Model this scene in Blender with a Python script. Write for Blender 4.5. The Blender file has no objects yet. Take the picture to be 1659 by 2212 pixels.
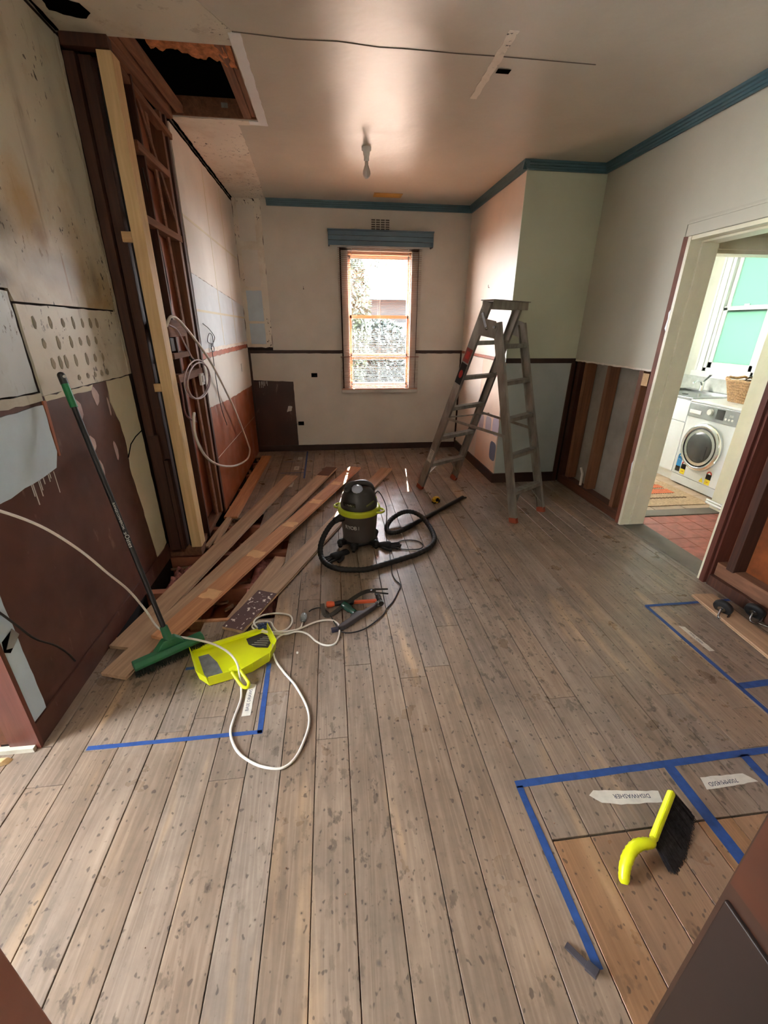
import bpy, bmesh, math, random
from mathutils import Vector, Matrix, Euler
random.seed(7)
sc = bpy.context.scene
C = sc.collection
PI = math.pi

# ------------------------------------------------------------------ camera, sky, sun, exposure
cam = bpy.data.objects.new('camera', bpy.data.cameras.new('camera'))
C.objects.link(cam); sc.camera = cam
f, pit, yaw, rol = 924.23, 0.409316, 0.121719, 0.0072915
cy, sy = math.cos(yaw), math.sin(yaw)
fw = Vector((sy*math.cos(pit), cy*math.cos(pit), -math.sin(pit))); rt = Vector((cy, -sy, 0)); up = rt.cross(fw)
r2 = rt*math.cos(rol)+up*math.sin(rol); u2 = -rt*math.sin(rol)+up*math.cos(rol)
M = Matrix((r2, u2, -fw)).transposed().to_4x4(); M.translation = (0, 0, 1.5)
cam.matrix_world = M
cam.data.sensor_fit = 'VERTICAL'; cam.data.sensor_height = 36; cam.data.sensor_width = 27
cam.data.lens = 36*f/2212; cam.data.clip_start = .02

world = bpy.data.worlds.new('sky'); sc.world = world; world.use_nodes = True
wn = world.node_tree.nodes; wl = world.node_tree.links
bg = wn['Background']
tc = wn.new('ShaderNodeTexCoord'); sep = wn.new('ShaderNodeSeparateXYZ'); cr = wn.new('ShaderNodeValToRGB')
wl.new(tc.outputs['Generated'], sep.inputs[0]); wl.new(sep.outputs['Z'], cr.inputs[0]); wl.new(cr.outputs[0], bg.inputs[0])
cr.color_ramp.elements[0].color = (.97, .98, 1, 1); cr.color_ramp.elements[0].position = .0
cr.color_ramp.elements[1].color = (.74, .87, 1, 1); cr.color_ramp.elements[1].position = .9
SKY = 24.0
bg.inputs[1].default_value = SKY

sun = bpy.data.objects.new('sun', bpy.data.lights.new('sun', 'SUN')); C.objects.link(sun)
sun.data.energy = 90; sun.data.angle = .009; sun.data.color = (1, .93, .8)
sun.rotation_euler = Vector((-.13, -1, -.92)).to_track_quat('-Z', 'Y').to_euler()

def portal(name, loc, direction, sx, sy_):
    l = bpy.data.lights.new(name, 'AREA'); l.shape = 'RECTANGLE'; l.size = sx; l.size_y = sy_
    l.cycles.is_portal = True
    o = bpy.data.objects.new(name, l); C.objects.link(o); o.location = loc
    o.rotation_euler = Vector(direction).to_track_quat('-Z', 'Z' if abs(direction[2]) < .5 else 'Y').to_euler()
    return o
portal('window_portal', (.61, 5.72, 1.53), (0, -1, 0), .84, 1.62)
portal('laundry_portal', (4.36, 4.3, 1.67), (-1, 0, 0), .7, 1.2)
vs = sc.view_settings
vs.view_transform = 'Standard'; vs.look = 'None'; vs.gamma = 1; vs.use_curve_mapping = False; vs.exposure = 1.6

# ------------------------------------------------------------------ material helpers
def lin(c):
    return tuple(((v/255/12.92) if v/255 <= .04045 else ((v/255+.055)/1.055)**2.4) for v in c)+(1,)
class G:
    def __init__(s, name, rough=.6, metal=0.0, spec=None):
        s.m = bpy.data.materials.new(name); s.m.use_nodes = True
        s.nt = s.m.node_tree; s.b = s.nt.nodes['Principled BSDF']
        s.b.inputs['Roughness'].default_value = rough; s.b.inputs['Metallic'].default_value = metal
        if spec is not None: s.b.inputs['Specular IOR Level'].default_value = spec
    def n(s, t, **k):
        nd = s.nt.nodes.new('ShaderNode'+t)
        for a, v in k.items():
            if hasattr(nd, a): setattr(nd, a, v)
            else: s.set(nd.inputs[a], v)
        return nd
    def set(s, inp, v):
        if hasattr(v, 'is_output') or isinstance(v, bpy.types.NodeSocket): s.nt.links.new(v, inp)
        else: inp.default_value = v
    def pos(s): return s.n('NewGeometry').outputs['Position']
    def obj(s): return s.n('TexCoord').outputs['Object']
    def rnd(s): return s.n('ObjectInfo').outputs['Random']
    def vmap(s, v, scale=(1, 1, 1), loc=(0, 0, 0)):
        nd = s.n('Mapping'); s.set(nd.inputs['Vector'], v); s.set(nd.inputs['Scale'], scale); s.set(nd.inputs['Location'], loc)
        return nd.outputs[0]
    def noise(s, v, scale=5, detail=3, rough=.55, dist=0):
        nd = s.n('TexNoise'); s.set(nd.inputs['Vector'], v); nd.inputs['Scale'].default_value = scale
        nd.inputs['Detail'].default_value = detail; nd.inputs['Roughness'].default_value = rough; nd.inputs['Distortion'].default_value = dist
        return nd.outputs[0]
    def ramp(s, fac, stops):
        nd = s.n('ValToRGB'); s.set(nd.inputs[0], fac); e = nd.color_ramp.elements
        while len(e) < len(stops): e.new(.5)
        for el, (p, c) in zip(e, stops):
            el.position = p; el.color = c if isinstance(c, tuple) else (c, c, c, 1)
        return nd.outputs[0]
    def step(s, fac, a, b): return s.ramp(fac, [(a, 0.0), (b, 1.0)])
    def mix(s, fac, a, b, mode='MIX'):
        nd = s.n('MixRGB'); nd.blend_type = mode
        s.set(nd.inputs[0], fac); s.set(nd.inputs[1], a); s.set(nd.inputs[2], b); return nd.outputs[0]
    def math(s, op, a, b=0.0, c=0.0):
        nd = s.n('Math'); nd.operation = op; s.set(nd.inputs[0], a); s.set(nd.inputs[1], b); s.set(nd.inputs[2], c); return nd.outputs[0]
    def col(s, v): s.set(s.b.inputs['Base Color'], v)
    def rough(s, v): s.set(s.b.inputs['Roughness'], v)
    def bump(s, h, strength=.3, dist=.002):
        nd = s.n('Bump'); nd.inputs['Strength'].default_value = strength; nd.inputs['Distance'].default_value = dist
        s.set(nd.inputs['Height'], h); s.nt.links.new(nd.outputs[0], s.b.inputs['Normal'])

def plain(name, rgb, rough=.6, metal=0.0, var=.12, scale=9, bump=0.0, spec=None):
    g = G(name, rough, metal, spec); c = lin(rgb)
    nz = g.noise(g.pos(), scale, 4)
    d = tuple(v*(1-var*1.5) for v in c[:3])+(1,); l = tuple(min(1, v*(1+var)) for v in c[:3])+(1,)
    g.col(g.ramp(nz, [(.3, d), (.7, l)]))
    if bump: g.bump(g.noise(g.pos(), scale*12, 3), bump)
    return g.m

def wood(name, a, b, rough=.55, obj=True, gs=1.0, axis='y', stain=None, var=.25, spec=None):
    """sawn timber, grain running along one axis"""
    g = G(name, rough, spec=spec)
    v = g.obj() if obj else g.pos()
    r = g.rnd()
    off = g.n('CombineXYZ'); g.set(off.inputs[0], g.math('MULTIPLY', r, 7.0)); g.set(off.inputs[1], g.math('MULTIPLY', r, 13.0)); g.set(off.inputs[2], r)
    ad = g.n('VectorMath'); ad.operation = 'ADD'; g.set(ad.inputs[0], v); g.set(ad.inputs[1], off.outputs[0]); v = ad.outputs[0]
    sc_ = {'y': (1, .06, 1), 'z': (1, 1, .06), 'x': (.06, 1, 1)}[axis]
    vm = g.vmap(v, sc_)
    warp = g.noise(vm, 9*gs, 2, .5, .6)
    n1 = g.noise(vm, 70*gs, 5, .65, .4)
    rings = g.math('SINE', g.math('MULTIPLY', warp, 55.0))
    rg = g.step(rings, .0, 1.6)
    t = g.math('ADD', g.math('MULTIPLY', g.noise(vm, 24*gs, 4, .6, .3), .75), g.math('MULTIPLY', rg, .12)); t = g.math('ADD', t, g.math('MULTIPLY', n1, .2))
    c = g.ramp(t, [(.25, lin(a)), (.85, lin(b))])
    hv = g.n('HueSaturation'); g.set(hv.inputs['Color'], c)
    g.set(hv.inputs['Value'], g.math('ADD', 1-var/2, g.math('MULTIPLY', r, var))); c = hv.outputs[0]
    if stain: c = g.mix(g.step(g.noise(g.pos(), 6, 5, .7), .52, .66), c, lin(stain))
    g.col(c); g.bump(n1, .25, .0015)
    return g.m
# ------------------------------------------------------------------ mesh helpers
ORG = {}
class MB:
    def __init__(s): s.v = []; s.f = []; s.sm = []
    def add(s, vs_, fs, smooth=False):
        o = len(s.v); s.v += [Vector(v) for v in vs_]; s.f += [tuple(i+o for i in q) for q in fs]; s.sm += [smooth]*len(fs); return s
    def box(s, x0, x1, y0, y1, z0, z1):
        return s.hexa([(x0,y0,z0),(x1,y0,z0),(x1,y1,z0),(x0,y1,z0),(x0,y0,z1),(x1,y0,z1),(x1,y1,z1),(x0,y1,z1)])
    def hexa(s, p):
        return s.add(p, [(0,3,2,1),(4,5,6,7),(0,1,5,4),(1,2,6,5),(2,3,7,6),(3,0,4,7)])
    def bar(s, a, b, w, t, upv=(0,0,1), w2=None, t2=None):
        """box from a to b; w across, t along upv"""
        a, b = Vector(a), Vector(b); d = (b-a).normalized(); u = Vector(upv); sd = d.cross(u)
        if sd.length < 1e-4: sd = d.cross(Vector((1,0,0)))
        sd.normalize(); u = sd.cross(d).normalized(); w2 = w2 or w; t2 = t2 or t
        P = []
        for q, ww, tt in ((a, w, t), (b, w2, t2)):
            P += [q-sd*ww/2-u*tt/2, q+sd*ww/2-u*tt/2, q+sd*ww/2+u*tt/2, q-sd*ww/2+u*tt/2]
        return s.add(P, [(0,3,2,1),(4,5,6,7),(0,1,5,4),(1,2,6,5),(2,3,7,6),(3,0,4,7)])
    def tube(s, pts, r, n=10, closed=False, cap=True):
        pts = [Vector(p) for p in pts]; m = len(pts)
        rs = r if isinstance(r, (list, tuple)) else [r]*m
        ring = []; nrm = None
        for i, p in enumerate(pts):
            if closed: d = pts[(i+1) % m]-pts[i-1]
            else: d = pts[min(i+1, m-1)]-pts[max(i-1, 0)]
            d.normalize()
            if nrm is None:
                nrm = d.orthogonal().normalized()
            nrm = (nrm-d*nrm.dot(d)); nrm = nrm.normalized() if nrm.length > 1e-6 else d.orthogonal().normalized()
            bi = d.cross(nrm)
            ring.append([p+(nrm*math.cos(2*PI*k/n)+bi*math.sin(2*PI*k/n))*rs[i] for k in range(n)])
        V = [q for rr in ring for q in rr]; F = []
        for i in range(m if closed else m-1):
            j = (i+1) % m
            for k in range(n): F.append((i*n+k, i*n+(k+1) % n, j*n+(k+1) % n, j*n+k))
        s.add(V, F, True)
        if cap and not closed:
            s.add(ring[0], [tuple(range(n))[::-1]]); s.add(ring[-1], [tuple(range(n))])
        return s
    def cyl(s, a, b, r, r2=None, n=16): return s.tube([a, b], [r, r if r2 is None else r2], n)
    def lathe(s, c, prof, n=24, axis=(0,0,1)):
        """prof: (radius, height) from bottom to top"""
        ax = Vector(axis).normalized(); e1 = ax.orthogonal().normalized(); e2 = ax.cross(e1); c = Vector(c); V = []; F = []
        for r, h in prof:
            V += [c+ax*h+(e1*math.cos(2*PI*k/n)+e2*math.sin(2*PI*k/n))*max(r, 1e-4) for k in range(n)]
        for i in range(len(prof)-1):
            for k in range(n): F.append((i*n+k, i*n+(k+1) % n, (i+1)*n+(k+1) % n, (i+1)*n+k))
        s.add(V, F, True); s.add(V[:n], [tuple(range(n))[::-1]]); s.add(V[-n:], [tuple(range(n))]); return s
    def prism(s, pts, ext):
        """planar polygon (3-D points) extruded by vector"""
        pts = [Vector(p) for p in pts]; e = Vector(ext); n = len(pts)
        nr = Vector((0,0,0))
        for i in range(n): nr += pts[i].cross(pts[(i+1) % n])
        if nr.dot(e) > 0: pts = pts[::-1]
        V = pts+[p+e for p in pts]
        F = [tuple(range(n)), tuple(range(2*n-1, n-1, -1))]+[(i, i+n, (i+1) % n+n, (i+1) % n) for i in range(n)]
        return s.add(V, F)
    def ball(s, c, r, n=12, sq=(1,1,1)):
        c = Vector(c); V = []; F = []; m = n//2+1
        for i in range(m+1):
            th = PI*i/m
            for k in range(n): V.append(c+Vector((math.sin(th)*math.cos(2*PI*k/n)*r*sq[0], math.sin(th)*math.sin(2*PI*k/n)*r*sq[1], math.cos(th)*r*sq[2])))
        for i in range(m):
            for k in range(n): F.append((i*n+k, (i+1)*n+k, (i+1)*n+(k+1) % n, i*n+(k+1) % n))
        return s.add(V, F, True)
    def xf(s, Mx):
        s.v = [Mx @ v for v in s.v]; return s

def org(o): return ORG.get(o.name, Vector((0,0,0)))
def obj(name, mb, m, parent=None, bevel=0.0, origin=None, sub=0):
    if parent is not None: o0 = org(parent)
    elif origin is not None: o0 = Vector(origin)
    else:
        xs = [v.x for v in mb.v]; ys = [v.y for v in mb.v]; zs = [v.z for v in mb.v]
        o0 = Vector(((min(xs)+max(xs))/2, (min(ys)+max(ys))/2, min(zs)))
    me = bpy.data.meshes.new(name); me.from_pydata([tuple(v-o0) for v in mb.v], [], mb.f); me.update()
    me.polygons.foreach_set('use_smooth', mb.sm)
    ms = m if isinstance(m, (list, tuple)) else [m]
    for q in ms: me.materials.append(q)
    o = bpy.data.objects.new(name, me); C.objects.link(o)
    if parent is not None: o.parent = parent
    else: o.location = o0
    ORG[o.name] = o0
    if bevel:
        b = o.modifiers.new('bevel', 'BEVEL'); b.width = bevel; b.segments = 2; b.limit_method = 'ANGLE'; b.angle_limit = .6
    return o
def tag(o, label, cat, group=None, kind=None):
    if label: o['label'] = label
    if cat: o['category'] = cat
    if group: o['group'] = group
    if kind: o['kind'] = kind
    return o
def lab(o, label): o['label'] = label; return o
def stuff(o): o['kind'] = 'stuff'; return o
def thing(name, label, cat, loc, group=None):
    o = bpy.data.objects.new(name, None); C.objects.link(o); o.location = loc; o.empty_display_size = .1
    ORG[o.name] = Vector(loc); return tag(o, label, cat, group)
def struct(name, mb, m, **k):
    o = obj(name, mb, m, **k); o['kind'] = 'structure'; return o
def smooth(pts, n=8, closed=False):
    P = [Vector(p) for p in pts]; out = []; m = len(P)
    rng = range(m) if closed else range(m-1)
    for i in rng:
        p1, p2 = P[i], P[(i+1) % m]
        p0 = P[i-1] if (closed or i) else p1*2-p2
        p3 = P[(i+2) % m] if (closed or i < m-2) else p2*2-p1
        for k in range(n):
            t = k/n; out.append(.5*((2*p1)+(p2-p0)*t+(2*p0-5*p1+4*p2-p3)*t*t+(3*p1-p0-3*p2+p3)*t**3))
    if not closed: out.append(P[-1])
    return out
def jag(poly, amp, stepl=.04):
    """roughen the outline of a 2-D polygon"""
    out = []
    for i in range(len(poly)):
        a, b = Vector(poly[i]), Vector(poly[(i+1) % len(poly)]); L = (b-a).length; k = max(1, int(L/stepl))
        nr = Vector((-(b-a).y, (b-a).x)).normalized() if L > 0 else Vector((0,0))
        for j in range(k):
            p = a+(b-a)*j/k+(nr*random.uniform(-amp, amp) if j else Vector((0,0))); out.append((p.x, p.y))
    return out
def plateX(x, poly, t, mb=None):      # polygon in (y,z), extruded along x
    return (mb or MB()).prism([(x, a, b) for a, b in poly], (t, 0, 0))
def plateY(y, poly, t, mb=None):
    return (mb or MB()).prism([(a, y, b) for a, b in poly], (0, t, 0))
def plateZ(z, poly, t, mb=None):
    return (mb or MB()).prism([(a, b, z) for a, b in poly], (0, 0, t))
def rect(a0, a1, b0, b1): return [(a0,b0),(a1,b0),(a1,b1),(a0,b1)]
def text(name, s, size, Mx, m, parent, ext=.0004):
    cu = bpy.data.curves.new(name, 'FONT'); cu.body = s; cu.size = size; cu.align_x = 'CENTER'; cu.align_y = 'CENTER'; cu.extrude = ext; cu.resolution_u = 2
    t = bpy.data.objects.new('tmp', cu); C.objects.link(t)
    dg = bpy.context.evaluated_depsgraph_get(); me = bpy.data.meshes.new_from_object(t.evaluated_get(dg))
    bpy.data.objects.remove(t); me.name = name; me.materials.clear(); me.materials.append(m)
    me.transform(Matrix.Translation(-org(parent)) @ Mx)
    o = bpy.data.objects.new(name, me); C.objects.link(o); o.parent = parent; ORG[o.name] = org(parent).copy(); return o
def frame(o, x, y):
    """matrix whose local X and Y are the given directions"""
    x = Vector(x).normalized(); z = x.cross(Vector(y)).normalized(); y = z.cross(x)
    m = Matrix((x, y, z)).transposed().to_4x4(); m.translation = Vector(o); return m
# ------------------------------------------------------------------ materials
def floor_mat(name, a, b, stains=1.0):
    g = G(name, .42, spec=.5); p = g.pos(); r = g.rnd()
    off = g.n('CombineXYZ'); g.set(off.inputs[0], g.math('MULTIPLY', r, 5.0)); g.set(off.inputs[1], g.math('MULTIPLY', r, 31.0))
    ad = g.n('VectorMath'); ad.operation = 'ADD'; g.set(ad.inputs[0], p); g.set(ad.inputs[1], off.outputs[0])
    vm = g.vmap(ad.outputs[0], (1, .05, 1))
    n1 = g.noise(vm, 90, 5, .65, .5); warp = g.noise(vm, 9, 2, .5, .8)
    rings = g.step(g.math('SINE', g.math('MULTIPLY', warp, 80.0)), -.2, 1.6)
    t = g.math('ADD', g.math('MULTIPLY', n1, .35), g.math('MULTIPLY', rings, .10)); t = g.math('ADD', t, g.math('MULTIPLY', g.noise(g.vmap(ad.outputs[0], (1, .12, 1)), 14, 4, .6), .5))
    c = g.ramp(t, [(.3, lin(a)), (.75, lin(b))])
    hv = g.n('HueSaturation'); g.set(hv.inputs['Color'], c); g.set(hv.inputs['Value'], g.math('ADD', .92, g.math('MULTIPLY', r, .14))); g.set(hv.inputs['Saturation'], g.math('ADD', .9, g.math('MULTIPLY', g.math('FRACT', g.math('MULTIPLY', r, 9.0)), .25))); c = hv.outputs[0]
    # worn pale streaks along the boards
    pale = g.math('MULTIPLY', g.step(g.noise(g.vmap(p, (1, .12, 1)), 7, 3, .6), .58, .68), .5)
    c = g.mix(pale, c, lin((206, 170, 132)))
    if stains:
        grime = g.step(g.noise(p, 2.3, 6, .72), .42, .7); c = g.mix(g.math('MULTIPLY', grime, .5*stains), c, lin((80, 74, 66)))
        sp = g.step(g.noise(g.vmap(p, (1.2, .7, 1)), 21, 4, .62), .57, .63); area = g.step(g.noise(p, 1.6, 2, .5, .3), .43, .56)
        c = g.mix(g.math('MULTIPLY', g.math('MULTIPLY', sp, area), .62*stains), c, lin((70, 58, 48)))
        sp2 = g.step(g.noise(g.vmap(p, (1.1, .8, 1)), 52, 1, .4), .675, .72); c = g.mix(g.math('MULTIPLY', sp2, .65), c, lin((58, 48, 42)))
    vo = g.n('TexVoronoi'); g.set(vo.inputs['Vector'], g.vmap(p, (1.5, .75, 1))); vo.inputs['Scale'].default_value = 2.1
    kd = vo.outputs['Distance']; knot = g.ramp(kd, [(.0, 1.0), (.028, .85), (.036, .15), (.05, .45), (.062, 0.0)])
    c = g.mix(g.math('MULTIPLY', knot, .75), c, lin((62, 42, 30)))
    vs_ = g.n('TexVoronoi'); g.set(vs_.inputs['Vector'], g.vmap(p, (1, 1, 1), (3.3, 1.7, 0))); vs_.inputs['Scale'].default_value = 5.5
    c = g.mix(g.math('MULTIPLY', g.math('MULTIPLY', g.math('SUBTRACT', 1.0, g.step(g.math('ADD', vs_.outputs['Distance'], g.math('MULTIPLY', g.noise(p, 40, 2), .03)), .04, .07)), g.step(g.noise(p, 2.7, 2, .5), .5, .56)), .6), c, lin((56, 54, 56)))
    # nail heads in pairs over every joist
    s3 = g.n('SeparateXYZ'); g.set(s3.inputs[0], p)
    so = g.n('SeparateXYZ'); g.set(so.inputs[0], g.obj())
    dx = g.math('SUBTRACT', g.math('ABSOLUTE', so.outputs[0]), .037)
    dy = g.math('SUBTRACT', g.math('MODULO', g.math('ADD', s3.outputs[1], 9.0), .45), .22)
    d = g.math('SQRT', g.math('ADD', g.math('MULTIPLY', dx, dx), g.math('MULTIPLY', dy, dy)))
    nail = g.math('SUBTRACT', 1.0, g.step(d, .0025, .0042)); c = g.mix(nail, c, lin((44, 36, 32)))
    g.col(c)
    g.rough(g.ramp(g.noise(p, 5, 4, .6), [(.3, .24), (.75, .50)]))
    g.bump(g.math('ADD', g.math('MULTIPLY', n1, .6), g.math('MULTIPLY', g.noise(p, 3, 3), 1.5)), .32, .003)
    return g.m
M_floor = floor_mat('worn floorboard', (124, 106, 92), (176, 155, 137))
M_floor2 = floor_mat('cleaner floorboard', (132, 98, 72), (176, 136, 104), .45)
M_loose = wood('lifted pine board', (172, 112, 74), (226, 168, 120), .55, stain=None, var=.2)
M_loose2 = wood('lifted dusty board', (150, 120, 94), (206, 170, 136), .6, var=.15)
M_pine = wood('new pine', (196, 160, 112), (230, 200, 150), .6, axis='z', var=.05)
M_piney = wood('new pine block', (190, 152, 106), (226, 190, 140), .6, axis='x', var=.05)
M_hard = wood('old red hardwood', (44, 24, 17), (86, 50, 34), .6, axis='z', obj=False)
M_hardy = wood('old red hardwood rail', (66, 38, 26), (120, 72, 48), .6, axis='y', obj=False)
M_stud = wood('brown stud', (92, 56, 36), (138, 92, 62), .6, axis='z', obj=False)
M_beam = wood('dusty roof beam', (96, 62, 44), (152, 106, 78), .8, axis='y', obj=False)
M_jamb = wood('varnished red jamb', (78, 40, 32), (112, 64, 54), .35, axis='z', obj=False)
M_dark = plain('dark cavity', (34, 24, 20), .9, var=.3)
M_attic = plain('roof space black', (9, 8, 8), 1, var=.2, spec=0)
M_skirt = plain('chocolate skirting', (58, 36, 30), .5, var=.2)

def grimy(name, base, stain, amount, rough=.5, speck=True, lines=None, scale=2.2, lo=.5, hi=.72):
    g = G(name, rough); p = g.pos(); c = g.ramp(g.noise(p, 3, 4), [(.3, tuple(v*.9 for v in lin(base)[:3])+(1,)), (.7, lin(base))])
    c = g.mix(g.math('MULTIPLY', g.step(g.noise(p, scale, 6, .65, .3), lo, hi), amount), c, lin(stain))
    if speck:
        c = g.mix(g.math('MULTIPLY', g.step(g.noise(g.vmap(p, (1, 1, .6)), 42, 3, .6), .62, .66), g.step(g.noise(p, 3.1, 3, .6), .50, .60)), c, lin((58, 48, 38)))
        c = g.mix(g.math('MULTIPLY', g.step(g.noise(g.vmap(p, (1, 1, .25)), 16, 4, .7), .6, .7), .35), c, lin((110, 92, 70)))
    g.col(c); g.bump(g.noise(p, 14, 5, .6), .25, .004)
    return g.m
M_wall = plain('warm white wall paint', (206, 200, 188), .5, var=.05, scale=3)
M_wallR = plain('stone wall paint', (188, 186, 170), .55, var=.05, scale=2)
M_chim = plain('pale green wall paint', (200, 206, 184), .45, var=.05, scale=2)
M_chimlow = plain('pale blue grey board', (178, 188, 186), .5, var=.06, scale=4)
M_peach = plain('peach bounce light board', (222, 188, 160), .55, var=.05, scale=4)  # warm bounce light painted into the side wall colour
M_peachup = plain('cream wall paint', (220, 206, 190), .5, var=.04, scale=3)
M_ceil = G('satin ceiling paint', .36)
M_ceil.col(M_ceil.ramp(M_ceil.noise(M_ceil.pos(), 1.5, 4), [(.3, lin((184, 178, 164))), (.7, lin((196, 190, 176)))])); M_ceil.bump(M_ceil.noise(M_ceil.pos(), 2.2, 4, .6), .5, .02); M_ceil = M_ceil.m
M_raw = grimy('stripped plaster', (230, 222, 208), (176, 152, 122), .55)
M_raw2 = grimy('stained ceiling lining', (206, 200, 182), (140, 118, 90), .6)
M_left = grimy('mouldy cream sheet', (206, 200, 180), (158, 126, 70), .8, .42, scale=1.3, lo=.46, hi=.66)
def stain_shade_spots(mt, spots):
    g = G.__new__(G); g.m = mt; g.nt = mt.node_tree; g.b = g.nt.nodes['Principled BSDF']; p = g.pos(); c = g.b.inputs['Base Color'].links[0].from_socket
    s3 = g.n('SeparateXYZ'); g.set(s3.inputs[0], p); nz = g.math('MULTIPLY', g.math('SUBTRACT', g.noise(p, 7, 5, .65), .5), .9)
    for (y0, z0, ry, rz, col_, am, soft) in spots:
        dy = g.math('DIVIDE', g.math('SUBTRACT', s3.outputs[1], y0), ry); dz = g.math('DIVIDE', g.math('SUBTRACT', s3.outputs[2], z0), rz)
        d = g.math('ADD', g.math('SQRT', g.math('ADD', g.math('MULTIPLY', dy, dy), g.math('MULTIPLY', dz, dz))), nz)
        c = g.mix(g.math('MULTIPLY', g.math('SUBTRACT', 1.0, g.step(d, 1-soft, 1.0)), am), c, lin(col_))
    g.col(c)
stain_shade_spots(M_left, [(2.18, 1.92, .16, .20, (176, 140, 74), .8, .75), (2.24, 1.83, .07, .07, (128, 94, 44), .7, .8), (1.98, 1.86, .12, .15, (96, 82, 62), .55, .8), (2.02, 2.08, .10, .09, (160, 140, 90), .5, .8), (2.30, 1.72, .34, .10, (140, 128, 108), .55, .6), (2.33, 2.3, .05, .55, (150, 142, 124), .5, .9), (2.62, 2.2, .07, .55, (168, 164, 150), .5, .9), (2.62, 1.70, .05, .14, (110, 98, 82), .6, .8), (1.90, 1.66, .10, .06, (92, 74, 58), .6, .8), (2.05, 2.6, .10, .14, (150, 140, 118), .5, .8), (2.36, 1.70, .008, .13, (120, 84, 40), .7, .5), (2.28, 2.0, .010, .25, (120, 100, 66), .5, .7)])  # stains, plus tall grey smudges of shading painted into the colour
M_leftmid = grimy('cream glue sheet', (214, 208, 190), (150, 132, 104), .5, .4)
M_bluew = plain('pale blue board', (196, 212, 222), .42, var=.05)
M_bluew2 = grimy('pale blue upper board', (200, 208, 210), (160, 150, 130), .4, .4)
M_rl_up = grimy('old white tile board', (224, 218, 208), (200, 190, 176), .4, .5, speck=False)
M_rl_mid = plain('blue white board', (206, 212, 214), .5, var=.05)
M_creamstrip = grimy('cream board strip', (214, 206, 178), (176, 160, 124), .5, .5, speck=False)

def hardboard(name, a, b, drips=True):
    g = G(name, .4); p = g.pos()
    c = g.ramp(g.noise(p, 2.2, 5, .6, .4), [(.25, lin(a)), (.75, lin(b))])
    c = g.mix(g.math('MULTIPLY', g.step(g.noise(g.vmap(p, (1, 1, .3)), 11, 4, .7), .62, .7), .3), c, lin((178, 150, 138)))
    g.col(c); g.bump(g.noise(p, 7, 4), .2, .003); g.rough(g.ramp(g.noise(p, 6, 4), [(.3, .32), (.7, .55)])); return g.m
M_hb = hardboard('brown hardboard', (64, 36, 30), (104, 64, 52))
M_hbo = hardboard('rust hardboard', (134, 68, 38), (164, 94, 58))
M_hbd = hardboard('dark brown hardboard', (50, 28, 22), (72, 42, 32))
M_greysheet = plain('grey sheet back', (142, 134, 122), .8, var=.12, scale=6)
M_teal = plain('teal gloss paint', (62, 94, 104), .35, var=.06)
M_tealp = plain('slate blue pelmet paint', (92, 116, 132), .4, var=.06)
M_creamp = plain('cream gloss paint', (222, 218, 192), .35, var=.04)
M_white = plain('white enamel', (232, 236, 238), .3, var=.02)
M_whitep = plain('white plastic', (235, 235, 232), .35, var=.02)
M_offw = plain('off white sill', (206, 202, 194), .5, var=.04)
M_grout = plain('grey threshold', (110, 102, 92), .6, var=.1)
M_black = plain('black plastic', (24, 24, 25), .42, var=.1)
M_blackr = plain('black rubber', (20, 20, 21), .6, var=.2)
M_grey = plain('charcoal plastic', (78, 72, 70), .5, var=.12)
M_greyd = plain('dark grey plastic', (50, 48, 47), .38, var=.12)
M_lime = plain('lime plastic', (186, 196, 40), .4, var=.06)
M_yel = plain('fluorescent yellow plastic', (232, 240, 26), .35, var=.03)
M_alu = G('brushed aluminium', .42, .75); M_alu.col(M_alu.ramp(M_alu.noise(M_alu.vmap(M_alu.pos(), (1, 1, .3)), 18, 4), [(.3, lin((140, 136, 128))), (.7, lin((178, 174, 166)))])); M_alu = M_alu.m
M_steel = plain('steel', (168, 170, 172), .25, 1.0, var=.05)
M_chrome = plain('chrome', (220, 222, 224), .08, 1.0, var=.02)
M_darkst = plain('blackened steel', (60, 56, 52), .4, .7, var=.15)
M_green = plain('green plastic', (40, 104, 68), .42, var=.08)
M_green2 = plain('green grip', (20, 110, 62), .4, var=.06)
M_orange = plain('orange rubber', (214, 92, 52), .5, var=.06)
M_redf = plain('rust red rubber foot', (150, 70, 46), .6, var=.1)
M_cordw = plain('white cord', (222, 216, 206), .45, var=.05)
M_bluetape = plain('blue masking tape', (38, 74, 138), .6, var=.18, scale=30)
M_label = plain('masking tape label', (214, 208, 196), .7, var=.08, scale=30)
M_ink = plain('blue black ink', (34, 34, 72), .7, var=.02)
M_inkw = plain('pale lettering', (208, 208, 204), .6, var=.02)
M_inkk = plain('black lettering', (26, 26, 28), .6, var=.02)
M_red = plain('red print', (190, 44, 40), .5, var=.03)
M_bluep = plain('blue print', (40, 130, 196), .5, var=.03)
M_yelp = plain('yellow print', (232, 214, 50), .5, var=.03)
M_rust = plain('rust painted strip', (172, 96, 66), .6, var=.15)
M_ochre = plain('ochre vent', (206, 158, 78), .55, var=.08)
M_pink = plain('pink insulation', (196, 130, 124), .95, var=.35, scale=30, bump=.6)
M_insul = plain('dusty orange insulation', (196, 124, 80), .95, var=.35, scale=26, bump=.8)
M_debris = plain('rubble', (150, 118, 96), .9, var=.4, scale=40)
M_subfl = plain('red brown underfloor', (160, 100, 76), .8, var=.3, scale=5)
M_wicker = plain('wicker', (176, 140, 100), .7, var=.3, scale=60)
M_redtile = plain('red quarry tile', (168, 98, 82), .5, var=.18, scale=14)
M_beige = plain('beige tile', (178, 154, 130), .5, var=.1, scale=8)
M_rug = plain('terracotta wool', (196, 104, 66), .9, var=.2, scale=60)
M_rug2 = plain('natural jute', (178, 152, 122), .9, var=.2, scale=60)
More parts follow.
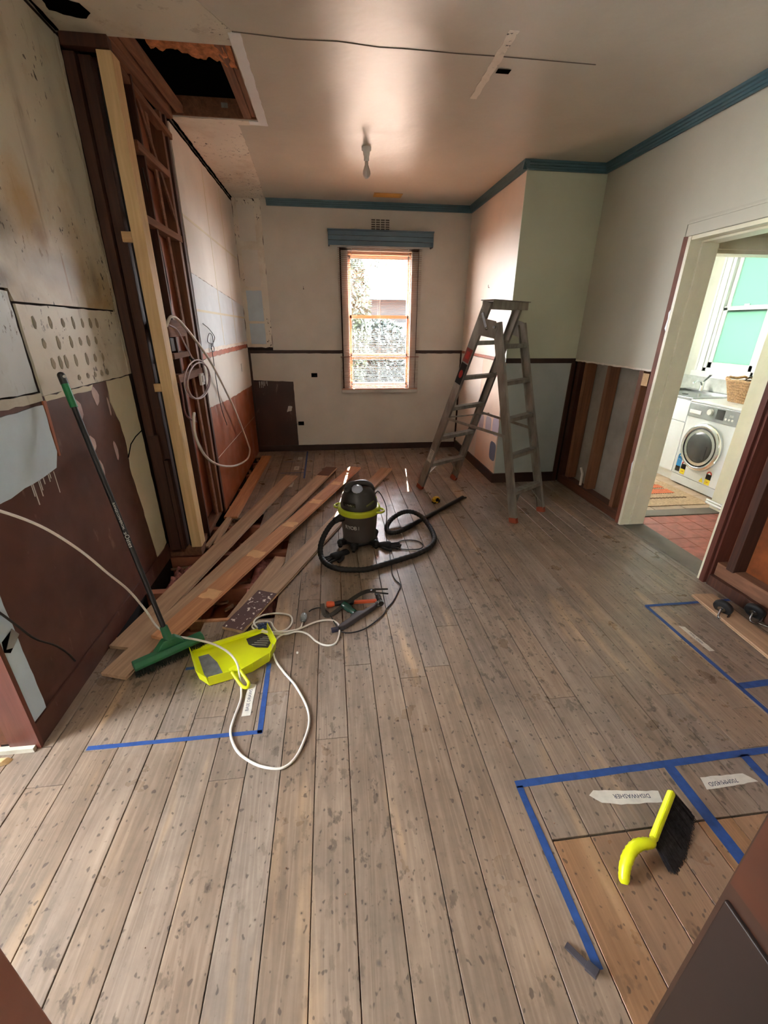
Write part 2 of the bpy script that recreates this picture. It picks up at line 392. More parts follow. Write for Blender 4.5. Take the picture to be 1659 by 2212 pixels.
M_marble = plain('pale grey marble laminate', (206, 210, 208), .35, var=.12, scale=16)
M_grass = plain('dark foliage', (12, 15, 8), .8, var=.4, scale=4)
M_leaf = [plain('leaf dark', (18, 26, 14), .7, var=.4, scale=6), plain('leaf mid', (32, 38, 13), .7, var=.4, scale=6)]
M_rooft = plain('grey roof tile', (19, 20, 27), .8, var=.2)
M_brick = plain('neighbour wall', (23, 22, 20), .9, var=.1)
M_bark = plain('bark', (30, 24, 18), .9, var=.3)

def translucent(name, rgb, tw=.6, rough=.4):
    g = G(name, rough); nt = g.nt
    t = nt.nodes.new('ShaderNodeBsdfTranslucent'); t.inputs[0].default_value = lin(rgb)
    g.col(lin(rgb)); mx = nt.nodes.new('ShaderNodeMixShader'); mx.inputs[0].default_value = tw
    out = nt.nodes['Material Output']
    nt.links.new(g.b.outputs[0], mx.inputs[1]); nt.links.new(t.outputs[0], mx.inputs[2]); nt.links.new(mx.outputs[0], out.inputs[0]); return g.m
M_slat = translucent('peach blind slat', (156, 104, 72), .45)
M_sash = plain('salmon sash paint', (206, 164, 140), .45, var=.05)
def glass(name, rgb=(1,1,1), rough=0.0, alpha=.08):
    g = G(name, .05); nt = g.nt; t = nt.nodes.new('ShaderNodeBsdfTransparent'); t.inputs[0].default_value = rgb+(1,)
    gl = nt.nodes.new('ShaderNodeBsdfGlossy'); gl.inputs['Roughness'].default_value = .02
    mx = nt.nodes.new('ShaderNodeMixShader'); mx.inputs[0].default_value = alpha
    nt.links.new(t.outputs[0], mx.inputs[1]); nt.links.new(gl.outputs[0], mx.inputs[2]); nt.links.new(mx.outputs[0], nt.nodes['Material Output'].inputs[0]); return g.m
M_glass = glass('clear glass')
M_frost = translucent('frosted green glass', (92, 112, 99), .9)
M_veil = translucent('added light pane white', (190, 190, 190), .9)
M_bulb = G('opal bulb', .15); M_bulb.col(lin((232, 230, 226))); M_bulb.b.inputs['Transmission Weight'].default_value = .3; M_bulb = M_bulb.m
M_clear = G('clear plastic', .1); M_clear.col(lin((210, 214, 216))); M_clear.b.inputs['Transmission Weight'].default_value = .75; M_clear = M_clear.m
M_drum = plain('dark drum glass', (70, 72, 76), .12, .2, var=.1)

# ------------------------------------------------------------------ the room shell
CZ = 2.725; XL, XR, YB, XN, YS = -1.17, 2.34, 5.56, -.955, 2.81
# floor: joists and ground below, boards above
m = MB().box(-1.9, 2.36, -1.0, 5.6, -.30, -.16)
y = -.78
while y < 5.5:
    m.box(-1.2, 2.36, y, y+.05, -.16, -.0215); y += .45
m.box(-2.6, -1.17, -1, 1.31, -.16, -.0215)
floor = struct('floor', m, M_subfl, origin=(0, 0, -.3))
BW = .1263
def board(x0, x1, y0, y1, mm, dz=0.0):
    w = x1-x0-.0028; L = y1-y0-.002; b = MB().box(-w/2, w/2, -L/2, L/2, -.02, 0)
    me = bpy.data.meshes.new('floorboard'); me.from_pydata([tuple(v) for v in b.v], [], b.f); me.materials.append(mm)
    o = bpy.data.objects.new('floorboard', me); C.objects.link(o); o.parent = floor
    o.location = Vector(((x0+x1)/2, (y0+y1)/2, random.uniform(-.0012, .0004)+dz))-org(floor)
    bv = o.modifiers.new('bevel', 'BEVEL'); bv.width = .0012; bv.segments = 1
    return o
fixed = {-3: [1.09], 4: [1.553], 9: [2.6], 2: [2.36], 6: [1.98, 3.9], 7: [3.1]}
k = -20
rb = random.Random(11)
while True:
    x0 = -.115+BW*k; x1 = x0+BW; k += 1
    if x0 > 2.33: break
    if x1 < -2.3: continue
    x1 = min(x1, 2.335); outer = x1 < XL+.06
    if abs(x0-XL) < .08 and x0 < XL: x0 = max(x0, XL-.07)
    cuts = sorted(fixed.get(k-1, []) or [rb.uniform(.9, 2.4), rb.uniform(3.2, 4.9)])
    spans = []; a = -.9
    for c in cuts+[YB-.004]: spans.append((a, c)); a = c
    for a, b in spans:
        segs = [(a, b)]
        if outer:
            segs = [(a, min(b, 1.30))] if a < 1.30 else []
            if x1 > XL+.02 and a < 1.3: board(XL, x1, 1.302, 1.86, M_floor)
        elif x1 < -.33:                                   # boards taken up along the left
            h1 = 3.35-(.25 if x1 > -.6 else 0)+rb.uniform(-.15, .2); h0 = 2.02 if x0 > -.8 else 1.87
            if x1 < -.80: h1 = 5.30
            segs = []
            if a < h0: segs.append((a, min(b, h0)))
            if b > h1: segs.append((max(a, h1), b))
        for s0, s1 in segs:
            if s1-s0 < .04: continue
            if x0 > .59 and s0 < .763:
                board(x0, x1, s0, min(s1, .762), M_floor2)
                if s1 > .80: board(x0, x1, .766, s1, M_floor)
            else: board(x0, x1, s0, s1, M_floor)
# broken bits and insulation lying in the hole
m = MB()
for i in range(5): m.box(-1.1+i*.17, -.95+i*.17, 2.2, 3.2, -.13+.008*(i % 2), -.118+.008*(i % 2))
obj('lining_sheet', m, M_hbo, floor)
def lumpy(name, x0, x1, y0, y1, z, h, mm, parent, nx=14, ny=14, sd=1):
    r = random.Random(sd); V = []; F = []
    for j in range(ny+1):
        for i in range(nx+1):
            e = 0 if i in (0, nx) or j in (0, ny) else 1
            V.append((x0+(x1-x0)*i/nx+r.uniform(-.01, .01), y0+(y1-y0)*j/ny+r.uniform(-.012, .012), z+e*(h*.4+r.uniform(0, h))))
    for j in range(ny):
        for i in range(nx): q = j*(nx+1)+i; F.append((q, q+1, q+nx+2, q+nx+1))
    mb = MB().add(V, F, True); return stuff(obj(name, mb, mm, parent))
lumpy('insulation', -.58, -.38, 2.15, 2.82, -.075, .04, M_pink, floor, sd=3)
lumpy('insulation', -1.12, -.98, 2.3, 2.78, -.10, .04, M_pink, floor, sd=4)
m = MB(); r = random.Random(5)
for i in range(60):
    x, y = r.uniform(-.945, -.86), r.uniform(2.9, 5.35); s = r.uniform(.012, .035)
    m.bar((x, y, -.06+r.uniform(0, .03)), (x+r.uniform(-.02, .04), y+s*2, -.05+r.uniform(0, .04)), s, s*.6)
for i in range(26):
    x, y = r.uniform(-1.12, -.55), r.uniform(2.05, 3.2); m.bar((x, y, -.10), (x+r.uniform(-.12, .12), y+r.uniform(-.08, .08), -.08), .02, .012)
stuff(obj('rubble', m, M_debris, floor))
m = MB()
for a, b in (((-.90, 2.95, .004), (-.86, 4.3, -.004)), ((-.95, 2.9, .01), (-.89, 3.5, .01))): m.bar(a, b, .03, .018)
obj('batten', m, M_loose2, floor)
m = MB().box(-.83, -.50, 2.03, 2.05, -.13, -.001); obj('lining_sheet', m, M_loose, floor)

# back wall with window opening
wb = MB(); OX0, OX1, OZ0, OZ1 = .245, .975, .78, 2.27
for b in (rect(-1.3, OX0, -.17, CZ+.02), rect(OX1, 2.5, -.17, CZ+.02), rect(OX0, OX1, -.17, OZ0), rect(OX0, OX1, OZ1, CZ+.02)):
    wb.box(b[0][0], b[1][0], YB, YB+.13, b[0][1], b[2][1])
wall_back = struct('wall_back', wb, M_dark, origin=(0, YB, 0))
def pl(y0, poly, mm, nm='plaster_sheet', t=-.012, j=0, par=None):
    return obj(nm, plateY(y0, jag(poly, j) if j else poly, t), mm, par or wall_back)
pl(YB, [(-.662, 1.232), (.155, 1.232), (.155, 2.34), (1.06, 2.34), (1.06, 1.232), (1.66, 1.232), (1.66, CZ), (-.662, CZ)], M_wall, t=-.012)
lab(pl(YB, rect(-.955, -.664, 1.262, CZ), M_raw, 'stripped_strip', -.006, .006), 'stripped strip with filled joints beside the corner')
for a, b in ((2.335, 2.665), (1.90, 2.255), (1.545, 1.86), (1.30, 1.52)):
    pl(YB-.006, rect(-.905, -.735, a, b), M_bluew if a < 1.8 else M_rl_up, 'tile_patch', -.003, .003)
pl(YB, [(-.93, .89), (-.93, 1.195), (.155, 1.195), (.155, .74), (1.06, .74), (1.06, 1.195), (1.625, 1.195), (1.625, .075), (-.446, .075), (-.455, .87)], M_wall, 'lower_sheet', -.010, .002)
lab(pl(YB, rect(-.955, -.452, .06, .875), M_hbd, 'hardboard_sheet', -.006, .004), 'dark brown hardboard patch')
for i in range(9):
    x = -.87+.012*i+random.uniform(-.004, .004); L = random.uniform(.02, .075)
    if i == 0: mm = MB()
    mm.box(x, x+.004, YB-.0075, YB-.005, .872-L, .876)
obj('paint_drips', mm, M_offw, wall_back)
obj('paint_patch', plateY(YB-.006, jag([(-.56, .50), (-.50, .52), (-.49, .57), (-.54, .575)], .004, .015), -.002), M_offw, wall_back)
tag(obj('trim_1', MB().box(-.955, .155, YB-.016, YB, 1.200, 1.228).box(1.06, 1.655, YB-.016, YB, 1.200, 1.228).box(-.955, -.93, YB-.014, YB, .08, 1.2).box(1.626, 1.646, YB-.014, YB, .05, 1.2), M_skirt), None, None, kind='structure')
tag(obj('baseboard_back', MB().box(-.955, 1.65, YB-.020, YB, 0, .075), M_skirt), None, None, kind='structure')
# square holes cut for sockets
for x, z in ((-.195, .945), (-.395, .357)):
    s = thing('socket_hole', 'small black socket cutout '+('level with the window foot' if z > .5 else 'low beside the dark brown patch'), 'socket hole', (x, YB-.012, z), None)
    b = MB().box(x-.036, x+.036, YB-.0135, YB-.0125, z-.024, z+.024); obj('box_mouth', b, M_attic, s)
    b = MB().tube([(x-.02, YB-.014, z), (x-.06, YB-.02, z-.01), (x-.085, YB-.02, z-.03)] if z < .5 else [(x, YB-.014, z), (x+.02, YB-.018, z-.01)], .0025, 6)
    obj('wire_stub', b, M_inkk, s)
# hooks
for nm, p, l in (('wall_hook', (-.262, YB-.012, 1.885), 'tiny wire hook on the back wall left of the window'),):
    tag(obj(nm, MB().tube([p, (p[0], p[1]-.012, p[2]), (p[0], p[1]-.014, p[2]+.025)], .002, 6).cyl((p[0], p[1]+.001, p[2]), (p[0], p[1]-.004, p[2]), .006, n=8), M_darkst), l, 'hook')
tag(obj('wall_hook', MB().tube([(1.647, 4.75, 1.87), (1.635, 4.75, 1.87), (1.633, 4.75, 1.895)], .002, 6).cyl((1.649, 4.75, 1.87), (1.643, 4.75, 1.87), .006, n=8), M_darkst), 'tiny wire hook on the peach side wall above the ladder', 'hook')

# rear left wall (x = XN) and its stripped end
wl_ = MB().box(XN-.14, XN-.012, 3.62, YB+.1, -.17, CZ+.02)
wall_left_rear = struct('wall_left_rear', wl_, M_dark, origin=(XN, 4.5, 0))
def px(poly, mm, nm, x=XN-.012, t=.012, j=0, par=None):
    return obj(nm, plateX(x, jag(poly, j) if j else poly, t), mm, par or wall_left_rear)
px([(3.615, 1.845), (YB-.006, 1.70), (YB-.006, 2.69), (3.625, 2.69)], M_rl_up, 'upper_sheet', j=.003)
px([(3.60, 1.302), (YB-.006, 1.302), (YB-.006, 1.697), (3.615, 1.842)], M_rl_mid, 'upper_sheet', j=.002)
px([(3.575, .90), (4.3, .86), (YB-.006, .83), (YB-.006, 1.258), (3.59, 1.258)], M_wall, 'lower_sheet', j=.004)
px([(3.56, .0), (YB-.006, .0), (YB-.006, .84), (4.3, .87), (3.56, .91)], M_hbo, 'hardboard_sheet', t=.008)
px(rect(3.57, YB-.006, 1.258, 1.302), M_rust, 'batten_mark', t=.004)
px(rect(3.62, YB-.01, 1.302, 1.33), M_raw, 'torn_paper', x=XN, t=.0015, j=.006)
px(rect(3.62, YB-.01, 2.688, 2.712), M_attic, 'dark_edge_line', t=.004, j=.004)  # thin dark line along the wall top
def lines(par, segs, mm, nm, x, w=.006):
    b = MB()
    for a, c in segs: b.bar((x, a[0], a[1]), (x, c[0], c[1]), .0016, w, upv=(0, -(c[1]-a[1]), c[0]-a[0]))
    return obj(nm, b, mm, par)
lines(wall_left_rear, [((4.37, 2.66), (4.37, 1.34)), ((4.95, 2.66), (4.95, 1.34)), ((3.62, 2.19), (5.54, 2.16)), ((3.62, 1.60), (5.54, 1.58))], M_creamstrip, 'glue_line', XN, .016)
lines(wall_left_rear, [((3.60, .48), (5.5, .46)), ((3.75, .895), (3.78, .80)), ((3.95, .88), (3.96, .78)), ((4.02, .88), (4.03, .82)), ((4.5, .86), (4.51, .72))], M_offw, 'scrape_mark', XN-.004, .004)
tag(obj('wall_switch', MB().box(XN, XN+.008, 5.02, 5.07, 1.04, 1.12), M_offw, bevel=.002), 'small cream blanking plate on the rear left wall', 'switch')
# front left wall
YF = 1.31
wl2 = MB().box(XL-.14, XL-.012, YF, 3.1, -.17, CZ+.02)
wall_left = struct('wall_left', wl2, M_dark, origin=(XL, 2, 0))
def pL(poly, mm, nm, d=0.0, t=.012, j=0): return obj(nm, plateX(XL-.012+d, jag(poly, j) if j else poly, t), mm, wall_left)
lab(pL([(YF, 1.63), (1.93, 1.62), (1.945, 1.578), (2.775, 1.572), (2.775, 2.70), (YF, 2.70)], M_left, 'upper_sheet'), 'cream sheet with yellow damp stain and mould specks')
pL([(2.775, 1.235), (2.808, 1.235), (2.808, 2.70), (2.782, 2.70)], M_raw2, 'edge_batten', t=.014, j=.003)
lab(pL([(1.955, 1.228), (2.775, 1.232), (2.775, 1.564), (1.95, 1.570)], M_leftmid, 'glue_sheet', t=.010, j=.002), 'cream sheet dotted with old adhesive daubs')
lab(pL([(YF, 1.262), (1.925, 1.250), (1.925, 1.61), (YF, 1.62)], M_bluew2, 'pale_sheet', t=.010, j=.003), 'pale blue white sheet')
pL([(YF, 1.215), (1.94, 1.212), (1.94, 1.243), (YF, 1.255)], M_raw2, 'edge_batten', t=.011, j=.003)
lab(pL([(1.39, .0), (2.64, .0), (2.64, 1.226), (1.39, 1.226)], M_hb, 'hardboard_sheet', t=.006, j=.0), 'brown hardboard sheet')
lab(pL([(YF, .905), (1.72, .925), (1.895, .94), (1.93, 1.0), (1.93, 1.195), (YF, 1.185)], M_bluew, 'pale_sheet', t=.011, j=.004), 'pale blue patch above the brown hardboard')
pL([(1.932, .98), (1.945, .98), (1.955, 1.21), (1.935, 1.21)], M_hbo, 'edge_batten', t=.013)
lab(pL([(2.50, 1.228), (2.775, 1.226), (2.79, .12), (2.615, .075), (2.57, .50), (2.535, .74), (2.56, .86), (2.545, 1.0), (2.49, 1.12)], M_creamstrip, 'cream_strip', t=.010, j=.005), 'torn cream strip beside the open studs')
lab(pL([(1.96, 1.205), (2.33, 1.200), (2.36, 1.226), (1.96, 1.226)], M_creamstrip, 'torn_paper', t=.008, j=.005), 'torn cream paper')
lab(pL([(YF+.012, .11), (1.395, .108), (1.40, 1.2), (YF+.012, 1.2)], M_bluew, 'pale_strip', t=.011, j=.003), 'pale blue strip at the near end')
obj('baseboard', MB().box(XL-.004, XL+.004, YF, 2.80, .0, .105), M_hb, wall_left)
obj('baseboard', MB().box(XL-.10, XL+.006, YF-.012, YF+.006, .0, 2.7), M_jamb, wall_left)
obj('corner_post', MB().box(XL-.30, XL-.10, YF-.006, YF+.02, .03, 2.7).box(XL-.22, XL-.19, YF-.016, YF, .03, 2.7), M_hardy, wall_left)
obj('sill_block', MB().box(XL-.14, XL-.01, YF-.028, YF-.006, 0, .02), M_raw2, wall_left)
# adhesive daubs, paper scars, crack
b = MB(); r = random.Random(3)
rows = [(1.505, [2.03, 2.14, 2.235, 2.32, 2.40, 2.475, 2.54]), (1.425, [2.055, 2.16, 2.26, 2.34, 2.415, 2.49]), (1.345, [2.08, 2.135, 2.18, 2.26, 2.36, 2.44, 2.52]), (1.27, [2.13, 2.25, 2.33, 2.40, 2.47, 2.53])]
for z, ys in rows:
    for yy in ys:
        s = r.uniform(.010, .014); h = r.uniform(.030, .048)*(.55 if z < 1.3 else 1)
        b.prism([(XL-.002+.0005, yy+s*math.cos(t)*(1+.2*math.sin(3*t+yy)), z+h/1.6*math.sin(t)) for t in [2*PI*q/9 for q in range(9)]], (.0012, 0, 0))
stuff(obj('glue_daub', b, plain('dried adhesive', (150, 140, 116), .7), wall_left))
b = MB()
for yy, z, s, h in ((2.175, 1.13, .03, .055), (2.36, 1.17, .028, .045), (2.22, .96, .024, .04), (2.43, .87, .018, .05), (2.245, .82, .014, .05), (2.47, 1.10, .01, .045)):
    pts = [(yy+s*math.cos(t)*(1+.25*math.sin(2.3*t+yy*9)), z+h*math.sin(t)*(1+.15*math.cos(3*t))) for t in [2*PI*q/14 for q in range(14)]]
    b.prism([(XL-.006, p[0], p[1]) for p in pts], (.0015, 0, 0))
obj('paper_scar', b, plain('pinkish plaster scar', (198, 172, 166), .7), wall_left)
obj('crack', MB().tube([(XL-.001, 2.535, .80), (XL-.001, 2.60, .86), (XL-.001, 2.68, .885), (XL-.001, 2.78, .90)], .0035, 5), M_attic, wall_left)
b = MB()
for i in range(8):
    yy = 1.715+.022*i+r.uniform(-.009, .009); L = r.uniform(.02, .10)*(1 if i % 3 else .5); b.box(XL-.006, XL-.004, yy, yy+r.uniform(.002, .004), .925-L, .93)
obj('paint_drips', b, M_offw, wall_left)
tag(obj('dark_cable', MB().tube(smooth([(XL+.02, 1.15, .93), (XL+.02, 1.31, .66), (XL+.012, 1.39, .52), (XL+.012, 1.45, .40), (XL+.012, 1.53, .30), (XL+.02, 1.57, .22), (XL+.03, 1.58, .17)], 6), .004, 8), M_black), 'dark cable hanging down the near end of the brown left wall', 'cable')
s = thing('socket_hole', 'cutout with a grey flap in the pale strip at the far left edge', 'socket hole', (XL, 1.36, .46))
obj('box_mouth', MB().prism([(XL-.0005, 1.322, .445), (XL-.0005, 1.345, .425), (XL-.0005, 1.40, .452), (XL-.0005, 1.385, .495), (XL-.0005, 1.33, .485)], (.001, 0, 0)), M_attic, s)
obj('flap', MB().prism([(XL+.001, 1.333, .45), (XL+.001, 1.36, .435), (XL+.001, 1.405, .46), (XL+.001, 1.385, .50)], (.002, 0, 0)), plain('grey flap', (150, 146, 140), .6), s)

# stripped nib between the two left walls
nib = MB().box(XL-.14, XN-.115, 3.02, 3.7, -.17, CZ).box(XL-.02, XN-.01, 3.6, 3.63, 0, CZ)
nib.box(XL-.012, XL+.02, 3.0, 3.04, 0, CZ).box(XL, XN-.02, 3.10, 3.12, 0, CZ)
wall_nib = struct('wall_nib', nib, M_hard, origin=(-1.05, 3.1, 0))
def hb(x0, x1, y0, y1, z0, z1, mm, nm='stud', lb=None, bev=.002):
    o = obj(nm, MB().box(x0, x1, y0, y1, z0, z1), mm, wall_nib, bevel=bev)
    if lb: lab(o, lb)
    return o
hb(-1.168, -1.118, 2.815, 2.90, .03, 2.66, M_hard); hb(-1.112, -1.058, 2.84, 2.92, .03, 2.66, M_hard)
hb(-1.060, -1.03, 2.95, 3.05, .03, 2.66, M_hard); hb(-1.155, -1.09, 2.80, 2.83, .03, .86, M_hard); hb(-1.085, -1.06, 2.80, 2.86, .03, .70, M_hard)
hb(-1.168, -.96, 2.812, 2.86, 2.676, CZ, M_hard, 'top_plate')
hb(-1.18, -.955, 2.80, 2.91, 0.0, .055, M_beam, 'bottom_plate'); hb(-1.10, -.99, 2.95, 3.6, -.01, .03, M_beam, 'bottom_plate')
hb(-1.022, -.955, 2.82, 2.915, .057, 2.674, M_pine, 'stud', 'new pale pine stud')
hb(-1.075, -1.024, 2.825, 2.86, 1.905, 1.955, M_piney, 'packing_block', 'new pine packing block'); hb(-1.065, -1.024, 2.825, 2.86, 1.125, 1.172, M_piney, 'packing_block', 'new pine packing block')
obj('conduit', MB().cyl((-1.036, 2.86, .05), (-1.036, 2.86, 2.62), .010, n=10), M_blackr, wall_nib)
hb(-1.085, -1.05, 3.12, 3.60, .05, 2.66, M_hbo, 'lining_sheet')
hb(-1.04, -.97, 3.50, 3.545, .03, 2.70, M_stud); hb(-1.035, -.958, 3.56, 3.60, .0, 2.70, M_hard)
hb(-1.03, -.965, 2.93, 3.57, 2.015, 2.055, M_beam, 'nogging'); hb(-1.03, -.965, 3.0, 3.50, 2.36, 2.40, M_beam, 'nogging')
hb(-1.03, -.97, 2.98, 3.33, 1.43, 1.53, M_beam, 'nogging'); hb(-1.03, -.97, 3.0, 3.33, 1.30, 1.335, M_beam, 'nogging'); hb(-1.02, -.965, 3.0, 3.56, 1.155, 1.205, M_beam, 'nogging')
obj('lath', MB().bar((-1.0, 3.20, 2.68), (-.97, 3.62, 1.95), .012, .03), M_beam, wall_nib)
obj('lath', MB().bar((-1.0, 3.33, 2.66), (-.985, 3.42, .05), .012, .028), M_beam, wall_nib)
obj('diagonal_brace', MB().bar((-1.02, 2.93, 2.70), (-.965, 3.60, 2.60), .05, .03), M_beam, wall_nib)
obj('metal_box', MB().box(-1.03, -.985, 3.02, 3.16, 1.345, 1.425), M_darkst, wall_nib, bevel=.003)
obj('switch_box', MB().box(-.962, -.945, 3.42, 3.50, 1.09, 1.17).box(-.946, -.938, 3.435, 3.485, 1.11, 1.155), M_whitep, wall_nib, bevel=.002)
obj('blue_flashing', MB().prism([(-1.045, 3.0, 2.5), (-1.045, 3.10, 2.35), (-1.045, 3.16, 2.1), (-1.045, 3.05, 2.2)], (.002, 0, 0)), plain('blue sarking', (58, 66, 92), .5), wall_nib)
b = MB()
for a in (((-.99, 3.08, 2.3), (-.985, 3.14, 2.0), (-.985, 3.16, 1.7), (-.98, 3.1, 1.5)),): b.tube(smooth(a, 5), .004, 6)
obj('old_wire', b, M_darkst, wall_nib)

# cables hanging from the studs
def cable(nm, label, pts, rr, mm, closed=False, cat='cable'):
    return tag(obj(nm, MB().tube(smooth(pts, 8, closed), rr, 10, closed), mm), label, cat)
c1 = cable('electrical_cable', 'thick white cable hanging in a long loop from the open studs', [(-.975, 2.96, 1.49), (-.95, 3.0, 1.545), (-.93, 3.09, 1.52), (-.91, 3.35, 1.38), (-.90, 3.56, 1.25), (-.90, 3.87, 1.03), (-.90, 4.16, .80), (-.90, 4.42, .54), (-.90, 4.60, .35), (-.90, 4.66, .26), (-.90, 4.50, .215), (-.90, 4.10, .275), (-.90, 3.72, .37), (-.90, 3.32, .51), (-.90, 3.05, .66), (-.90, 2.92, .82), (-.90, 2.94, .93), (-.905, 2.99, .965)], .009, M_cordw)
b = MB(); P = []
for i in range(2):
    c = [(-.915+.012*i+.006*math.sin(t), 3.225+(.30-.02*i)*math.cos(t), 1.155+(.125-.008*i)*math.sin(t)-.01*i) for t in [2*PI*q/26 for q in range(27)]]
    P += c
b.tube(smooth([(-.96, 2.97, 1.50), (-.94, 3.04, 1.47), (-.93, 3.12, 1.38), (-.92, 3.2, 1.29)], 6), .005, 8).tube(P, .005, 8)
cc = tag(obj('electrical_cable', b, plain('mauve grey cable', (176, 156, 156), .45)), 'coiled mauve cable hung in a ring on the open studs', 'cable')
lab(obj('tie', MB().cyl((-.93, 3.19, 1.30), (-.93, 3.24, 1.28), .012, n=8), M_black, cc), 'black cable tie')
cable('electrical_cable', 'short red brown cable dropping behind the coiled ring', [(-.965, 3.0, 1.17), (-.955, 2.97, 1.08), (-.95, 2.95, .98), (-.945, 3.0, .93), (-.94, 3.12, .88)], .006, plain('red brown cable', (130, 84, 80), .5))
cable('twine', 'thin dark wire knotted in loops beside the studs', [(-.948, 3.70, 1.51), (-.94, 3.82, 1.475), (-.938, 3.93, 1.43), (-.936, 3.95, 1.40), (-.938, 3.87, 1.365), (-.94, 3.75, 1.375), (-.94, 3.74, 1.40), (-.94, 3.82, 1.44), (-.94, 3.90, 1.42), (-.938, 3.88, 1.36), (-.938, 3.80, 1.33), (-.938, 3.86, 1.30), (-.938, 3.89, 1.33), (-.94, 3.83, 1.36), (-.938, 3.82, 1.25), (-.936, 3.81, 1.05), (-.936, 3.85, .84), (-.936, 3.96, .68)], .003, M_black)

# ceiling with the hatch
HX0, HX1, HY0, HY1 = -.985, -.405, 2.83, 3.645
cb = MB()
for x0, x1, y0, y1 in ((XL-.2, 2.5, -.9, HY0), (HX1, 2.5, HY0, HY1), (-1.42, 2.5, HY1, YB+.1)): cb.box(x0, x1, y0, y1, CZ, CZ+.02)
cb.box(-2.7, XL-.2, -.9, 1.6, CZ, CZ+.02)
ceiling = struct('ceiling', cb, M_ceil, origin=(0, 0, CZ))
def pc(poly, mm, nm, t=-.003, j=0): return obj(nm, plateZ(CZ, jag(poly, j) if j else poly, t), mm, ceiling)
lab(pc([(XN, HY1+.01), (-.42, HY1+.01), (-.425, HY1+.07), (-.54, HY1+.08), (-.545, 4.2), (-.565, 4.7), (-.61, YB-.02), (XN+.01, YB-.02)], M_raw, 'stripped_strip', j=.005), 'stripped ceiling strip along the left wall')
lab(pc([(XL, 1.9), (-.60, 2.0), (-.50, 2.50), (-.42, 2.64), (-.385, 2.70), (-.385, 2.71), (-.41, 2.815), (XL, 2.80)], M_raw2, 'stripped_strip', j=.006), 'grimy stripped ceiling strip above the studs')
lab(obj('hatch_rim', plateZ(CZ, jag([(-.40, 2.72), (-.345, 2.72), (-.345, 3.71), (-.46, 3.70), (-.46, 3.655), (-.40, 3.655)], .003), -.006), M_white, ceiling), 'white rim strip beside the hatch')
b = MB(); pts = [(-.38, 2.715), (-.1, 2.735), (.1, 2.725), (.3, 2.745), (.41, 2.74), (.7, 2.745), (.9, 2.74), (1.4, 2.745)]
for a, c in zip(pts, pts[1:]): b.bar((a[0], a[1], CZ-.001), (c[0], c[1], CZ-.001), .004, .003)
obj('crack', b, plain('crack grey brown', (96, 88, 78), .8), ceiling)  # grey brown line drawn along the ceiling crack
lab(obj('filler_strip', plateZ(CZ, jag([(.865, 2.54), (.91, 2.54), (.915, 3.17), (.875, 3.17)], .004, .03), -.0025), M_raw, ceiling), 'scraped strip where a batten hung')
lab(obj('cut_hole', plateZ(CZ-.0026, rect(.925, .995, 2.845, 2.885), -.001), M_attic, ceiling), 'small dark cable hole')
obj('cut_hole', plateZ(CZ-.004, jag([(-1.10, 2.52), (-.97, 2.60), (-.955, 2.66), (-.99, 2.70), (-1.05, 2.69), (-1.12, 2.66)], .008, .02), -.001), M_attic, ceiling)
obj('dark_edge_line', plateZ(CZ-.003, jag([(XN, HY1), (XN+.016, HY1+.01), (XN+.014, YB-.03), (XN, YB-.03)], .003), -.004), M_attic, ceiling)  # thin dark line along the rear ceiling edge
obj('dark_edge_line', plateZ(CZ-.003, jag([(XL, 1.5), (XL+.012, 1.5), (XL+.014, 2.8), (XL, 2.8)], .004), -.004), M_attic, ceiling)  # thin dark line along the front ceiling edge
# attic above the hatch
at = MB()
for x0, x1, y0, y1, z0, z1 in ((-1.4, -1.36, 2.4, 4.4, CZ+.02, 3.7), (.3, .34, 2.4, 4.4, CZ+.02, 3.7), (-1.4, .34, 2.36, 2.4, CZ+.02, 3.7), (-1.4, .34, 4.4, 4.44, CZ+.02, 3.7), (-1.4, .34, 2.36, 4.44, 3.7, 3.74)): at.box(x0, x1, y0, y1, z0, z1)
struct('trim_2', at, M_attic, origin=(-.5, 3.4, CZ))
hatch = thing('ceiling_hatch', 'open timber framed ceiling hatch with orange insulation hanging in', 'hatch', (-.68, 3.24, CZ))
for x0, x1, y0, y1, z0, z1 in ((HX1, HX1+.035, HY0-.02, HY1+.06, CZ+.021, CZ+.12), (HX1-.085, HX1-.035, HY0-.02, HY1+.06, CZ+.004, CZ+.09), (HX1-.032, HX1+.002, HY0, HY1, CZ+.012, CZ+.09), (HX0, HX1, HY1-.01, HY1+.03, CZ+.002, CZ+.10), (HX0, HX0+.05, HY0, HY1, CZ+.02, CZ+.12)):
    obj('joist', MB().box(x0, x1, y0, y1, z0, z1), M_beam, hatch, bevel=.003)
obj('joist', MB().bar((-1.00, 2.82, CZ+.0), (-.955, 3.64, CZ+.005), .05, .05), M_beam, hatch)
obj('joist', MB().bar((-.90, 2.83, CZ+.03), (-.88, 3.64, CZ+.03), .045, .04), M_beam, hatch)
r = random.Random(9); nx, ny = 30, 8; V = []; F = []
for j in range(ny+1):
    for i in range(nx+1):
        x = -.80+.385*i/nx; ln = .075+.13*(i/nx)**1.5+.02*math.sin(i*.5)+.012*math.sin(i*1.7+1)
        V.append((x, HY0-.03+(ln+.03)*j/ny, CZ+.015-.012*math.sin(j/ny*2.2)+r.uniform(-.006, .006)))
for j in range(ny):
    for i in range(nx): q = j*(nx+1)+i; F.append((q, q+1, q+nx+2, q+nx+1))
nV = len(V); V += [(x, y, z+.03) for x, y, z in V]; F += [tuple(reversed([i+nV for i in q])) for q in F[:]]
for j in range(ny): a = j*(nx+1)+nx; c = a+nx+1; F.append((a, c, c+nV, a+nV))
for i in range(nx): a = ny*(nx+1)+i; F.append((a+1, a, a+nV, a+1+nV))
obj('insulation', MB().add(V, F, True), M_insul, hatch)
